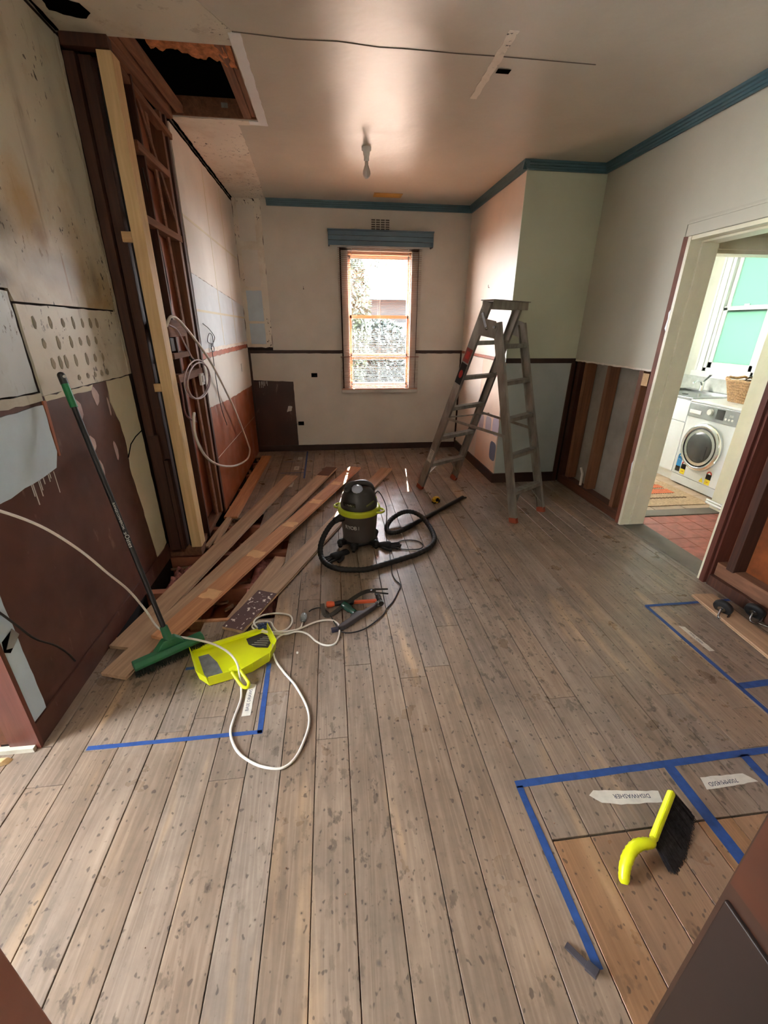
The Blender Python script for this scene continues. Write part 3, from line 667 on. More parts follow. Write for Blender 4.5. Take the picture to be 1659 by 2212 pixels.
obj('bracket', MB().box(-.62, -.58, HY1-.014, HY1-.011, CZ+.05, CZ+.075), M_alu, hatch)

# chimney breast on the right
ch = MB().prism([(1.652, YB+.05, -.17), (1.652, 4.102, -.17), (2.5, 4.102, -.17), (2.5, YB+.05, -.17)], (0, 0, CZ+.19))
wall_chimney = struct('wall_chimney', ch, M_dark, origin=(1.9, 4.8, 0))
def pcx(poly, mm, nm, t=-.008, x=1.652): return obj(nm, MB().prism([(x, a, b) for a, b in poly], (t, 0, 0)), mm, wall_chimney)
def pcy(poly, mm, nm, t=-.008, y=4.102): return obj(nm, MB().prism([(a, y, b) for a, b in poly], (0, t, 0)), mm, wall_chimney)
pcx(rect(4.102, YB-.012, 1.228, CZ), M_peachup, 'upper_sheet'); pcx(rect(4.09, 4.72, .0, 1.20), M_peach, 'lower_sheet', -.007); pcx(rect(4.724, YB-.012, .0, 1.20), M_peachup, 'lower_sheet', -.007)
pcy(rect(1.644, 2.34, 1.232, CZ), M_chim, 'upper_sheet'); pcy([(1.644, 0), (2.30, 0), (2.30, .6), (2.305, 1.188), (1.644, 1.188)], M_chimlow, 'lower_sheet')
obj('corner_batten', MB().box(2.306, 2.34, 4.082, 4.102, 0, 1.19), M_hard, wall_chimney)
obj('rail_mark', MB().box(1.645, 1.652, 4.095, YB-.012, 1.195, 1.226), M_rust, wall_chimney)
obj('rail_mark', MB().box(1.644, 2.34, 4.089, 4.102, 1.192, 1.226), M_skirt, wall_chimney)
for i, (yy, z, w, h, c) in enumerate(((4.60, .535, .075, .085, (172, 152, 152)), (4.375, .55, .082, .085, (170, 156, 160)), (4.165, .57, .088, .09, (176, 160, 170)), (4.18, .315, .085, .098, (104, 104, 120)))):
    b = MB().prism([(1.6445, yy+w*abs(math.cos(t))**.5*math.copysign(1, math.cos(t)), z+h*abs(math.sin(t))**.6*math.copysign(1, math.sin(t))) for t in [2*PI*(q+.5)/20 for q in range(20)]], (-.0012, 0, 0))
    o = obj('paint_swatch', b, plain('swatch %d' % i, c, .45, var=.03), wall_chimney)
    lab(o, ['mauve swatch', 'lilac grey swatch', 'grey violet swatch', 'dark slate swatch'][i])
tag(obj('baseboard_chimney', MB().box(1.632, 1.645, 4.082, YB-.02, 0, .10).box(1.632, 2.30, 4.080, 4.094, 0, .10), M_skirt), None, None, kind='structure')
# cornice
def cornice(nm, a, b_, nrm):
    a, b_, n_ = Vector(a), Vector(b_), Vector(nrm); m = MB()
    prof = [(0, -.062), (.012, -.062), (.014, -.052), (.020, -.048), (.022, -.036), (.030, -.032), (.032, -.020), (.042, -.014), (.044, 0), (0, 0)]
    return tag(obj(nm, m.prism([a+n_*p+Vector((0, 0, q)) for p, q in prof], b_-a), M_teal), None, None, kind='structure')
cornice('trim_3', (-.598, YB-.012, CZ), (1.644, YB-.012, CZ), (0, -1, 0))
cornice('trim_4', (1.644, YB-.012, CZ), (1.644, 4.052, CZ), (-1, 0, 0))
cornice('trim_5', (1.602, 4.094, CZ), (2.328, 4.094, CZ), (0, -1, 0))
cornice('trim_6', (2.328, 4.094, CZ), (2.328, .29, CZ), (-1, 0, 0))

# right wall with door and open studs
DY0, DY1, DZ = 2.125, 2.985, 2.045
wr = MB().box(XR+.112, XR+.13, DY1+.05, 4.12, -.17, CZ).box(XR+.112, XR+.13, .27, DY0-.04, -.17, CZ).box(XR-.002, XR+.112, .27, 4.12, -.17, -.001).box(XR+.112, XR+.13, DY0-.04, DY1+.05, -.17, -.021).box(XR+.012, XR+.13, DY0-.04, DY1+.05, DZ+.03, CZ)
wall_right = struct('wall_right', wr, M_greysheet, origin=(XR+.06, 2.2, 0))
def pr(poly, mm, nm, x=XR, t=.012, j=0): return obj(nm, plateX(x, jag(poly, j) if j else poly, t), mm, wall_right)
pr([(.27, 1.222), (DY0-.06, 1.222), (DY0-.06, DZ+.08), (DY1+.045, DZ+.08), (DY1+.045, 1.222), (4.094, 1.215), (4.094, CZ), (.27, CZ)], M_wallR, 'upper_sheet', j=.0)
pr(rect(DY1+.052, 4.09, 1.208, 1.222), M_raw, 'torn_paper', x=XR-.001, t=.004, j=.003)
def st(y0, y1, z0, z1, mm, nm='stud', x0=XR+.014, x1=XR+.105): return obj(nm, MB().box(x0, x1, y0, y1, z0, z1), mm, wall_right, bevel=.003)
st(3.89, 3.94, .10, 1.22, M_stud); st(3.54, 3.59, .10, 1.22, M_stud); st(3.13, 3.18, .06, 1.22, M_stud); st(4.02, 4.075, .0, 1.22, M_hard)
st(3.06, 4.05, .0, .085, M_hardy, 'bottom_plate'); st(3.06, 3.128, 1.10, 1.19, M_piney, 'packing_block', XR+.010, XR+.013)
lab(obj('door_stud', MB().box(XR-.004, XR+.10, DY1+.004, DY1+.048, 0, DZ+.005), plain('rust brown timber', (118, 66, 46), .6, var=.2), wall_right, bevel=.002), 'rust brown exposed edge beside the door')
lab(obj('door_stud', MB().box(XR-.012, XR+.01, DY0-.035, DY0, 0, DZ), M_jamb, wall_right, bevel=.002), 'reddish exposed edge at the near door side')
st(DY0-.045, DY0-.004, 0, DZ, M_jamb, 'stud', XR+.012, XR+.12); st(1.95, 2.0, .15, 1.22, M_hard); st(.3, DY0-.05, .0, .07, M_hard, 'bottom_plate', XR-.002, XR+.03)
lab(st(.3, DY0-.05, .01, .155, M_beam, 'bottom_plate', XR+.03, XR+.105), 'worn pale bottom plate'); obj('backing_board', MB().box(XR+.102, XR+.108, .3, DY0-.05, .15, 2.0), plain('orange brown lining', (132, 70, 34), .5, var=.3), wall_right)
st(1.42, 1.47, .15, 1.22, M_hard)
obj('old_pipe_stub', MB().tube([(XR+.05, 3.70, .085), (XR+.05, 3.70, .20), (XR+.05, 3.74, .25)], .012, 8), M_raw, wall_right)
# door lining, head architrave
door_1 = struct('door_1', MB().box(XR-.004, XR+.075, DY1-.022, DY1+.004, 0, DZ).box(XR-.002, XR+.06, DY0, DY0+.022, 0, DZ).box(XR-.0, XR+.20, DY0, DY1, DZ-.022, DZ), M_creamp, origin=(XR, 2.5, 0))
obj('door_stop', MB().box(XR+.079, XR+.20, DY1-.030, DY1+.002, 0, DZ-.02).box(XR+.079, XR+.20, DY0, DY0+.02, 0, DZ-.02).box(XR+.079, XR+.20, DY0, DY1, DZ-.035, DZ-.022), M_creamp, door_1, bevel=.002)
obj('architrave', MB().box(XR-.020, XR, DY0-.06, DY1+.012, DZ, DZ+.088).box(XR-.026, XR-.02, DY0-.06, DY1+.012, DZ+.066, DZ+.080), M_wallR, door_1, bevel=.002)
obj('paint_flakes', MB().prism([(XR-.0055, DY1+.0, 1.62), (XR-.0055, DY1+.014, 1.60), (XR-.0055, DY1+.008, 1.56), (XR-.0055, DY1+.016, 1.50), (XR-.0055, DY1, 1.48)], (.002, 0, 0)).prism([(XR-.0055, DY1+.0, .55), (XR-.0055, DY1+.012, .52), (XR-.0055, DY1+.006, .46), (XR-.0055, DY1, .44)], (.002, 0, 0)), M_white, door_1)
obj('threshold', MB().box(XR+.022, XR+.20, DY0-.02, DY1-.03, -.02, .006), M_grout, door_1, bevel=.003)
# porch: red tiles
pf = struct('trim_7', MB().box(2.36, 4.3, -.2, 3.12, -.10, -.012), M_grout, origin=(3, 2, -.1))
for i in range(9):
    for j in range(9):
        x, yv = 2.545+i*.152, 1.86+j*.137
        if x > 3.7: continue
        o = obj('floor_tile', MB().box(x, x+.148, yv, min(yv+.133, 3.088), -.012, random.uniform(-.0015, .0005)), M_redtile, pf)
# porch walls and laundry doorway
pw = MB().box(3.40, 3.8, 3.09, 3.21, 0, 2.45).box(2.50, 3.40, 3.09, 3.21, 1.995, 2.45).box(2.45, 2.56, 3.0, 3.21, 0, 2.45)
pw.box(3.75, 3.8, .9, 3.1, 0, 2.45).box(2.47, 3.8, .85, .9, 0, 2.45)
wall_porch = struct('wall_porch', pw, M_creamp, origin=(3.3, 3.15, 0))
obj('soffit', MB().box(2.452, 3.8, .86, 3.21, 2.45, 2.47), M_wallR, wall_porch)
door_2 = struct('door_2', MB().box(3.375, 3.40, 3.085, 3.215, 0, 1.995).box(2.56, 3.40, 3.085, 3.215, 1.972, 1.995).box(2.56, 2.58, 3.085, 3.215, 0, 1.995), M_creamp, origin=(3, 3.15, 0))
obj('architrave', MB().box(3.375, 3.50, 3.072, 3.09, .0, 2.05).box(3.39, 3.41, 3.064, 3.073, 0, 2.05).box(2.56, 3.50, 3.072, 3.09, 1.995, 2.07), M_creamp, door_2, bevel=.002)
obj('strike_plate', MB().box(3.372, 3.376, 3.105, 3.13, 1.30, 1.40), M_steel, door_2)
obj('threshold', MB().box(2.56, 3.40, 3.09, 3.215, -.01, .008), M_grout, door_2, bevel=.003)
obj('pipe_clip', MB().tube(smooth([(3.362, 3.25, .075), (3.358, 3.10, .075), (3.375, 3.055, .075), (3.55, 3.05, .07)], 5), .009, 8).tube(smooth([(3.362, 3.25, .05), (3.358, 3.10, .05), (3.375, 3.055, .05), (3.55, 3.05, .045)], 5), .012, 8).box(3.352, 3.376, 3.09, 3.10, .035, .09), M_whitep, door_2)
# laundry room
LX, LY = 4.22, 5.08
lw = MB().box(LX, LX+.1, 3.2, 4.02, 0, 2.5).box(LX, LX+.1, 4.64, LY+.1, 0, 2.5).box(LX, LX+.1, 4.02, 4.64, 0, 1.10).box(LX, LX+.1, 4.02, 4.64, 2.24, 2.5)
lw.box(3.32, LX+.1, LY, LY+.1, 0, 2.5).box(2.50, 2.62, LY, LY+.1, 0, 2.5).box(2.62, 3.32, LY, LY+.1, 0, .9).box(2.62, 3.32, LY, LY+.1, 2.3, 2.5).box(2.50, 2.56, 3.2, LY, 0, 2.5).box(3.40, LX+.1, 3.12, 3.2, 0, 2.5)  # includes an unseen far wall opening added to light the laundry
wall_laundry = struct('wall_laundry', lw, plain('laundry wall white', (226, 228, 220), .45, var=.03), origin=(3.4, 4.3, 0))
obj('added_light_pane', MB().box(2.62, 3.32, LY+.04, LY+.045, .9, 2.3), M_veil, wall_laundry)  # added pane diffusing the light from that unseen opening
obj('soffit', MB().box(2.5, LX+.1, 3.12, LY+.1, 2.5, 2.52), M_creamp, wall_laundry)
lf = struct('trim_8', MB().box(2.52, LX, 3.215, LY, -.10, -.008), M_grout, origin=(3.3, 4, -.1))
for i in range(6):
    for j in range(7):
        x, yv = 2.56+i*.30, 3.22+j*.30
        if x < 4.2 and yv < LY-.02: obj('floor_tile', MB().box(x, min(x+.295, LX), yv, min(yv+.295, LY), -.008, 0), M_beige, lf)
window_2 = struct('window_2', MB().box(LX-.02, LX, 3.93, 4.01, 1.02, 2.32).box(LX-.02, LX, 4.65, 4.75, 1.02, 2.32).box(LX-.02, LX, 3.93, 4.75, 2.25, 2.34).box(LX-.035, LX+.02, 3.90, 4.78, 1.0, 1.06).box(LX-.028, LX-.02, 4.72, 4.75, 1.02, 2.32), M_white, origin=(LX, 4.3, 1), bevel=.003)
obj('window_frame', MB().box(LX-.01, LX+.09, 4.61, 4.65, 1.06, 2.26).box(LX-.01, LX+.09, 4.01, 4.05, 1.06, 2.26).box(LX-.01, LX+.09, 4.01, 4.65, 2.21, 2.25).box(LX-.01, LX+.09, 4.01, 4.65, 1.06, 1.10), M_white, window_2, bevel=.002)
obj('sash', MB().box(LX+.02, LX+.05, 4.56, 4.61, 1.66, 2.21).box(LX+.02, LX+.05, 4.05, 4.10, 1.66, 2.21).box(LX+.02, LX+.05, 4.05, 4.61, 2.17, 2.21).box(LX+.02, LX+.05, 4.05, 4.61, 1.66, 1.71), M_white, window_2, bevel=.002)
obj('sash', MB().box(LX, LX+.03, 4.56, 4.61, 1.10, 1.71).box(LX, LX+.03, 4.05, 4.10, 1.10, 1.71).box(LX, LX+.03, 4.05, 4.61, 1.10, 1.16).box(LX, LX+.03, 4.05, 4.61, 1.68, 1.72), M_white, window_2, bevel=.002)
obj('pane', MB().box(LX+.033, LX+.037, 4.10, 4.56, 1.71, 2.17), M_frost, window_2); obj('pane', MB().box(LX+.013, LX+.017, 4.10, 4.56, 1.16, 1.68), M_frost, window_2)
obj('latch', MB().box(LX-.012, LX+.0, 4.30, 4.36, 1.72, 1.735), M_steel, window_2)

# the doorway the camera stands in
wf = MB().box(.52, 2.45, .14, .27, 0, CZ).box(-.62, -.38, .14, .27, 0, CZ).box(-.38, .52, .14, .27, 2.1, CZ)
wall_front = struct('wall_front', wf, M_wall, origin=(.1, .2, 0))
M_jambn = plain('shaded dark jamb', (58, 36, 25), .35, var=.3, scale=5)  # shaded copy of the jamb, its darkness put into the colour
door_3 = struct('door_3', MB().box(.50, .52, .10, .27, 0, 2.1).box(-.38, .52, .10, .27, 2.08, 2.1), M_jambn, origin=(0, .2, 0))
lab(obj('side_jamb', MB().box(-.38, -.36, .10, .27, 0, 2.1), plain('lit red brown jamb', (150, 92, 72), .4, var=.1), door_3, bevel=.002), 'red brown left jamb with lit tone painted in')  # lit copy of the jamb, brightness put into the colour
obj('door_stop', MB().box(.494, .50, .10, .262, 0, .80), plain('umber jamb', (36, 22, 17), .4, var=.3, scale=4), door_3, bevel=.002)
obj('baseboard', MB().box(.4995, .501, .10, .268, .825, 2.05), plain('red varnish', (66, 34, 20), .3, var=.25), door_3)
# back and side of the hall behind
wh = MB().box(-2.7, 2.5, -1.0, -.9, -.17, CZ).box(2.4, 2.5, -.9, .14, -.17, CZ).box(-2.7, -2.6, -.9, 1.6, -.17, .9).box(-2.7, -2.6, -.9, 1.6, 2.1, CZ).box(-2.7, -2.6, -.9, .15, .9, 2.1).box(-2.7, -2.6, .9, 1.6, .9, 2.1).box(-2.7, XL-.14, 1.5, 1.6, -.17, CZ)  # side wall has an unseen window opening added for fill light
struct('wall_hall', wh, M_wall, origin=(0, -.9, 0))
# ------------------------------------------------------------------ window, blind, pelmet, vents
window_1 = struct('window_1', MB().box(OX0-.075, OX0, YB-.028, YB, .745, 2.345).box(OX1, OX1+.075, YB-.028, YB, .745, 2.345).box(OX0-.075, OX1+.075, YB-.028, YB, OZ1, 2.345).box(OX0-.11, OX1+.11, YB-.05, YB, .735, .775), M_offw, origin=(.61, YB, .74), bevel=.003)
obj('window_frame', MB().box(OX0, OX0+.012, YB, YB+.13, OZ0, OZ1).box(OX1-.012, OX1, YB, YB+.13, OZ0, OZ1).box(OX0, OX1, YB, YB+.13, OZ1-.03, OZ1).box(OX0, OX1, YB, YB+.14, OZ0, OZ0+.035), M_sash, window_1)
obj('sash', MB().box(OX0+.012, OX0+.034, YB+.06, YB+.09, 1.585, 2.24).box(OX1-.034, OX1-.012, YB+.06, YB+.09, 1.585, 2.24).box(OX0+.012, OX1-.012, YB+.06, YB+.09, 2.205, 2.24).box(OX0+.012, OX1-.012, YB+.06, YB+.09, 1.585, 1.62), M_offw, window_1)
obj('sash', MB().box(OX0+.012, OX0+.034, YB+.025, YB+.055, 1.16, 1.62).box(OX1-.034, OX1-.012, YB+.025, YB+.055, 1.16, 1.62).box(OX0+.012, OX1-.012, YB+.025, YB+.055, 1.585, 1.62).box(OX0+.012, OX1-.012, YB+.025, YB+.055, 1.13, 1.19), M_sash, window_1)
obj('sash', MB().box(OX0+.012, OX1-.012, YB+.025, YB+.055, .815, .85).box(OX0+.012, OX0+.034, YB+.025, YB+.055, .815, 1.13).box(OX1-.034, OX1-.012, YB+.025, YB+.055, .815, 1.13), M_sash, window_1)
for z0, z1, yy in ((1.62, 2.205, .075), (1.19, 1.585, .04), (.85, 1.13, .04)): obj('pane', MB().box(OX0+.03, OX1-.03, YB+yy, YB+yy+.003, z0, z1), M_glass, window_1)
bl = thing('venetian_blind', 'peach slatted blind lowered over the back window', 'blind', (.61, 5.50, .77))
b = MB(); z = .792; X0, X1 = .135, 1.085; G1, G2 = .287, .932
while z < 2.30:
    for a, c in ((X0, G1-.006), (G1+.006, G2-.006), (G2+.006, X1)):
        b.box(a, c, 5.4975, 5.5225, z, z+.0007)
    z += .0185
stuff(obj('slats', b, M_slat, bl))
obj('bottom_rail', MB().box(X0, X1, 5.497, 5.523, .772, .786), M_sash, bl, bevel=.002)
obj('head_rail', MB().box(X0, X1, 5.492, 5.528, 2.30, 2.335), M_offw, bl, bevel=.002)
for x in (G1, G2, .61): obj('cord', MB().cyl((x, 5.496, .785), (x, 5.496, 2.31), .0012, n=5).cyl((x, 5.524, .785), (x, 5.524, 2.31), .0012, n=5), M_offw, bl)
obj('clip_rail', MB().box(X0-.004, X1+.004, 5.490, 5.530, 1.155, 1.160), plain('brown rail', (130, 78, 56), .5), bl)
pe = thing('window_pelmet', 'slate blue grooved pelmet box above the window', 'pelmet', (.61, YB-.012, 2.31))
obj('front_board', MB().box(.035, 1.195, 5.432, 5.447, 2.308, 2.352).box(.035, 1.195, 5.429, 5.447, 2.355, 2.398).box(.035, 1.195, 5.432, 5.447, 2.401, 2.446), M_tealp, pe, bevel=.003)
obj('side_board', MB().box(.035, .05, 5.447, YB-.012, 2.308, 2.446), M_tealp, pe); obj('side_board', MB().box(1.18, 1.195, 5.447, YB-.012, 2.308, 2.446), M_tealp, pe); obj('top_board', MB().box(.03, 1.20, 5.425, YB-.012, 2.447, 2.458), M_tealp, pe, bevel=.002)
v = thing('wall_vent', 'white cast wall vent above the blue pelmet', 'vent', (.614, YB-.013, 2.475))
obj('backing', MB().box(.512, .716, YB-.0145, YB-.0125, 2.476, 2.580), plain('vent recess', (84, 78, 70), .8), v)
for i in range(5): obj('bar', MB().box(.505+i*.0525, .5145+i*.0525, YB-.019, YB-.014, 2.470, 2.584), M_wall, v)
for i in range(6): obj('bar', MB().box(.505, .7245, YB-.019, YB-.014, 2.470+i*.0210, 2.4775+i*.0210), M_wall, v)
v = thing('ceiling_vent', 'ochre taped ceiling vent between bulb and window', 'vent', (.655, 5.23, CZ))
obj('plate', MB().box(.51, .80, 5.16, 5.31, CZ-.004, CZ-.0005), M_ochre, v, bevel=.001)
for i in range(6): obj('bar', MB().box(.53, .78, 5.178+i*.021, 5.186+i*.021, CZ-.0065, CZ-.004), M_ochre, v)
# bare bulb
bp = (.337, 4.0)
lf_ = thing('ceiling_light', 'bare pearl bulb in a white batten holder on the ceiling', 'light', (bp[0], bp[1], CZ))
obj('holder', MB().lathe((bp[0], bp[1], CZ), [(.018, -.085), (.020, -.08), (.020, -.05), (.024, -.046), (.026, -.022), (.036, -.018), (.036, 0)], 20), M_whitep, lf_)
obj('bulb', MB().lathe((bp[0], bp[1], CZ-.085), [(.001, -.108), (.014, -.104), (.024, -.092), (.029, -.075), (.027, -.058), (.018, -.035), (.013, -.02), (.013, 0)], 20), M_bulb, lf_)

# ------------------------------------------------------------------ garden and neighbour seen through the window
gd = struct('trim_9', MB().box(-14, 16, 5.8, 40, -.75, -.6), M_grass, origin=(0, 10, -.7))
def foliage(nm, label, c, rx, ry, rz, n, mm, sd, trunk=True):
    t = thing(nm, label, 'shrub' if rz < 1.2 else 'tree', (c[0], c[1], -.6)); r = random.Random(sd); V = []; F = []
    for i in range(n):
        a, u = r.uniform(0, 2*PI), r.uniform(-1, 1); q = (1-u*u)**.5; k = r.uniform(.55, 1)**.6
        p = Vector((c[0]+rx*q*math.cos(a)*k, c[1]+ry*q*math.sin(a)*k, c[2]+rz*u*k)); s = r.uniform(.04, .085)
        d1 = Vector((r.uniform(-1, 1), r.uniform(-1, 1), r.uniform(-1, 1))).normalized(); d2 = d1.orthogonal().normalized(); o = len(V)
        V += [p-d1*s, p+d2*s*.45, p+d1*s, p-d2*s*.45]; F.append((o, o+1, o+2, o+3))
    stuff(obj('leaves', MB().add(V, F), mm, t))
    b = MB().cyl((c[0], c[1], -.6), (c[0], c[1], c[2]+rz*.5), .07, .03, 8)
    for i in range(5): a = r.uniform(0, 2*PI); b.cyl((c[0], c[1], c[2]-rz*.3), (c[0]+rx*.7*math.cos(a), c[1]+ry*.7*math.sin(a), c[2]+rz*r.uniform(0, .6)), .03, .01, 6)
    obj('trunk', b, M_bark, t); return t
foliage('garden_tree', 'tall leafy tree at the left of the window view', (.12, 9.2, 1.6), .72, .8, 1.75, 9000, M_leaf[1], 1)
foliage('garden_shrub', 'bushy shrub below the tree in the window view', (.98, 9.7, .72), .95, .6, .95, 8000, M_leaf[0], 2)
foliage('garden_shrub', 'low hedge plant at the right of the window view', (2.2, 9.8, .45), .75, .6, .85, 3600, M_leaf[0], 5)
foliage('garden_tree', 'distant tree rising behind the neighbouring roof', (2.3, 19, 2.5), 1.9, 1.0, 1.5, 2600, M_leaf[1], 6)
hs = thing('house', 'neighbouring house with grey tiled roof seen through the blind', 'house', (3.2, 14, -.6))
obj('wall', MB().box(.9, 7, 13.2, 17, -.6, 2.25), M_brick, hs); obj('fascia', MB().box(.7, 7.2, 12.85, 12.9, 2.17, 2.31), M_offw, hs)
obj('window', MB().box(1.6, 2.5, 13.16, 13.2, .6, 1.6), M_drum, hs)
b = MB(); V = []; F = []; nx = 60
for j in range(9):
    for i in range(nx+1): V.append((.6+6.8*i/nx, 12.8+j*.28, 2.30+j*.105+.03*math.sin(i*1.26)+(.03 if j % 2 else 0)))
for j in range(8):
    for i in range(nx): q = j*(nx+1)+i; F.append((q, q+1, q+nx+2, q+nx+1))
obj('roof', MB().add(V, F), M_rooft, hs)
fe = thing('garden_fence', 'paling fence low behind the shrubs', 'fence', (1, 10.8, -.6))
for i in range(26): obj('paling', MB().box(-1.5+i*.15, -1.36+i*.15, 10.8, 10.82, -.6, .62+.01*(i % 3)), M_brick, fe)
obj('rail', MB().box(-1.5, 2.4, 10.82, 10.86, .4, .48), M_brick, fe)

# ------------------------------------------------------------------ lifted boards
def loose(a, b_, w, z, mm, label, mask=None, tilt=0.0):
    a, b_ = Vector((a[0], a[1], z)), Vector((b_[0], b_[1], z)); L = (b_-a).length; t = .019
    b = MB().box(-w/2, w/2, -L/2, L/2, 0, t).box(w/2, w/2+.006, -L/2, L/2, .006, .012)
    # splintered ends
    for i, v in enumerate(b.v):
        pass
    me = bpy.data.meshes.new('loose_floorboard'); me.from_pydata([tuple(v) for v in b.v], [], b.f); me.materials.append(mm)
    o = bpy.data.objects.new('loose_floorboard', me); C.objects.link(o); c = (a+b_)/2; o.location = c
    d = b_-a; o.rotation_euler = (tilt, 0, math.atan2(-d.x, d.y)); ORG[o.name] = c
    bv = o.modifiers.new('bevel', 'BEVEL'); bv.width = .0015; bv.segments = 1
    tag(o, label, 'floorboard'); o['local'] = 0; del o['local']
    return o, L, w
GL = 'lifted floorboards lying across the hole'
A_, _, _ = loose((-1.098, 1.84), (-.46, 4.48), .13, .001, M_loose2, 'dusty grey brown loose floorboard nearest the left wall')
B_, LB, _ = loose((-1.035, 1.62), (-.03, 4.66), .13, .0225, M_loose2, 'long brown loose floorboard under the broom, chocolate paint at its far end')
C_, LC, _ = loose((-.895, 1.832), (.235, 4.575), .125, .0455, M_loose, 'splintered orange loose floorboard lying third from the left wall')
D_, LD, _ = loose((-.574, 1.922), (.595, 4.64), .128, .001, M_loose2, 'loose floorboard with paint speckled maroon end nearest the dustpan')
def onboard(o, y0, y1, mm, nm, w=.13, j=0.0, lb=None):
    p = jag([(-w/2+.001, y0), (w/2-.001, y0), (w/2-.001, y1), (-w/2+.001, y1)], j, .03) if j else [(-w/2+.001, y0), (w/2-.001, y0), (w/2-.001, y1), (-w/2+.001, y1)]
    b = MB().prism([(a, c, .019) for a, c in p], (0, 0, .0008)); me = bpy.data.meshes.new(nm); me.from_pydata([tuple(v) for v in b.v], [], b.f); me.materials.append(mm)
    q = bpy.data.objects.new(nm, me); C.objects.link(q); q.parent = o
    if lb: q['label'] = lb
    return q
def speck_mat(name, base, dot):
    g = G(name, .6); p = g.obj(); g.col(g.mix(g.step(g.noise(g.vmap(p, (1, .8, 1)), 42, 2, .5), .60, .63), g.mix(g.noise(p, 12, 4), lin(base), lin(tuple(v*.8 for v in base))), lin(dot))); return g.m
onboard(D_, -LD/2+.001, -LD/2+.36, speck_mat('speckled maroon paint', (98, 68, 66), (226, 214, 206)), 'painted_end', .128, .002, 'maroon paint with pale speckles')
onboard(B_, LB/2-.30, LB/2-.001, plain('chocolate stain', (96, 62, 46), .6), 'painted_end', .13, .002)
r = random.Random(8)
for k_ in range(5):
    yy = -LC/2+.35+k_*.5; q = onboard(C_, yy, yy+.09, plain('torn pale wood %d' % k_, (230, 182, 132), .8), 'splinter', .10, .012)
# short broken pieces lying in place
P2 = [((-.885, 3.42), (-.825, 5.28), .11, .001, M_loose, 'orange floorboard lying loose along the far left gap'), ((-.60, 2.02), (-.40, 2.75), .10, -.036, M_loose2, 'pale broken board sunk in the hole under the speckled one')]
for a, c, w, z, mm, l in P2:
    loose(a, c, w, z, mm, l)
pk, _, _ = loose((2.195, 1.945), (2.14, 1.20), .13, .002, M_loose2, 'loose cut floorboard under the castors by the right wall')

# ------------------------------------------------------------------ step ladder
Ln, Lt, Lf, Ltf = Vector((.842, 3.991, 0)), Vector((1.200, 3.471, 1.675)), Vector((1.269, 4.236, 0)), Vector((1.566, 3.728, 1.675))
Rn, Rt, Rf, Rtf = Vector((1.463, 3.089, 0)), Vector((1.257, 3.389, 1.53)), Vector((1.814, 3.298, 0)), Vector((1.590, 3.685, 1.525))
ld = thing('step_ladder', 'aluminium step ladder standing open by the chimney corner', 'ladder', (1.33, 3.65, 0))
inw = Vector((.87, .5, 0)).normalized()
def rail(a, b_, w, side):
    d = (b_-a).normalized(); across = d.cross(inw).normalized(); m = MB()
    m.bar(a, b_, w, .004, upv=inw)
    for s in (-1, 1): m.bar(a+across*s*(w/2-.002)+inw*side*.011, b_+across*s*(w/2-.002)+inw*side*.011, .004, .024, upv=inw)
    return obj('rail', m, M_alu, ld)
f1, f2 = .016, .016
for a, b_, w, s in ((Ln, Lt, .075, 1), (Lf, Ltf, .075, -1), (Rn, Rt, .070, 1), (Rf, Rtf, .070, -1)):
    d = (b_-a).normalized(); rail(a+d*.03, b_, w, s)
    obj('foot', MB().bar(a+inw*s*.008+Vector((0, 0, .0)), a+d*.045+inw*s*.008, w+.004, .030, upv=inw), M_redf, ld, bevel=.003)
def at(a, b_, z): t = (z-a.z)/(b_.z-a.z); return a+(b_-a)*t
def steps(a, b_, c, d_, zs, depth):
    for z in zs:
        p, q = at(a, b_, z)+inw*.003, at(c, d_, z)-inw*.003; ax = (q-p).normalized(); sd = ax.cross(Vector((0, 0, 1))).normalized()
        m = MB().bar(p, q, depth, .004); 
        for k_ in (-1, 1): m.bar(p+sd*k_*(depth/2-.002)-Vector((0, 0, .014)), q+sd*k_*(depth/2-.002)-Vector((0, 0, .014)), .004, .028)
        for k_ in (-.25, 0, .25): m.bar(p+sd*k_*depth+Vector((0, 0, .003)), q+sd*k_*depth+Vector((0, 0, .003)), .004, .002)
        obj('step', m, M_alu, ld)
steps(Ln, Lt, Lf, Ltf, (.285, .57, .85, 1.118, 1.395), .070)
steps(Rn, Rt, Rf, Rtf, (.26, .55, .835, 1.11, 1.375), .062)
tc_ = (Lt+Ltf)/2; sdv = inw.cross(Vector((0, 0, 1))).normalized()
obj('top_cap', MB().bar(Lt-inw*.02+Vector((0, 0, .012))+sdv*.02, Ltf+inw*.02+Vector((0, 0, .012))+sdv*.02, .13, .006).bar(Lt-inw*.015+Vector((0, 0, -.02))+sdv*.07, Ltf+inw*.015+Vector((0, 0, -.02))+sdv*.07, .004, .055).bar(Lt-inw*.015+Vector((0, 0, -.02))-sdv*.035, Ltf+inw*.015+Vector((0, 0, -.02))-sdv*.035, .004, .055), M_alu, ld, bevel=.001)
for a, b_, s in ((Lt, Rt, -1), (Ltf, Rtf, 1)):
    p = at(Ln if s < 0 else Lf, Lt if s < 0 else Ltf, 1.50)+inw*s*.008; q = b_+inw*s*.008
    m = MB().prism([p+Vector((0, 0, .07)), p-Vector((0, 0, .06))+(q-p)*.1, q+Vector((0, 0, -.11)), q+(q-p).normalized()*.02+Vector((0, 0, -.04)), q+Vector((0, 0, .012))], inw*s*.005)
    obj('hinge_plate', m, M_alu, ld); obj('bolt', MB().cyl(q-Vector((0, 0, .03)), q-Vector((0, 0, .03))+inw*s*.02, .011, n=10), M_steel, ld)
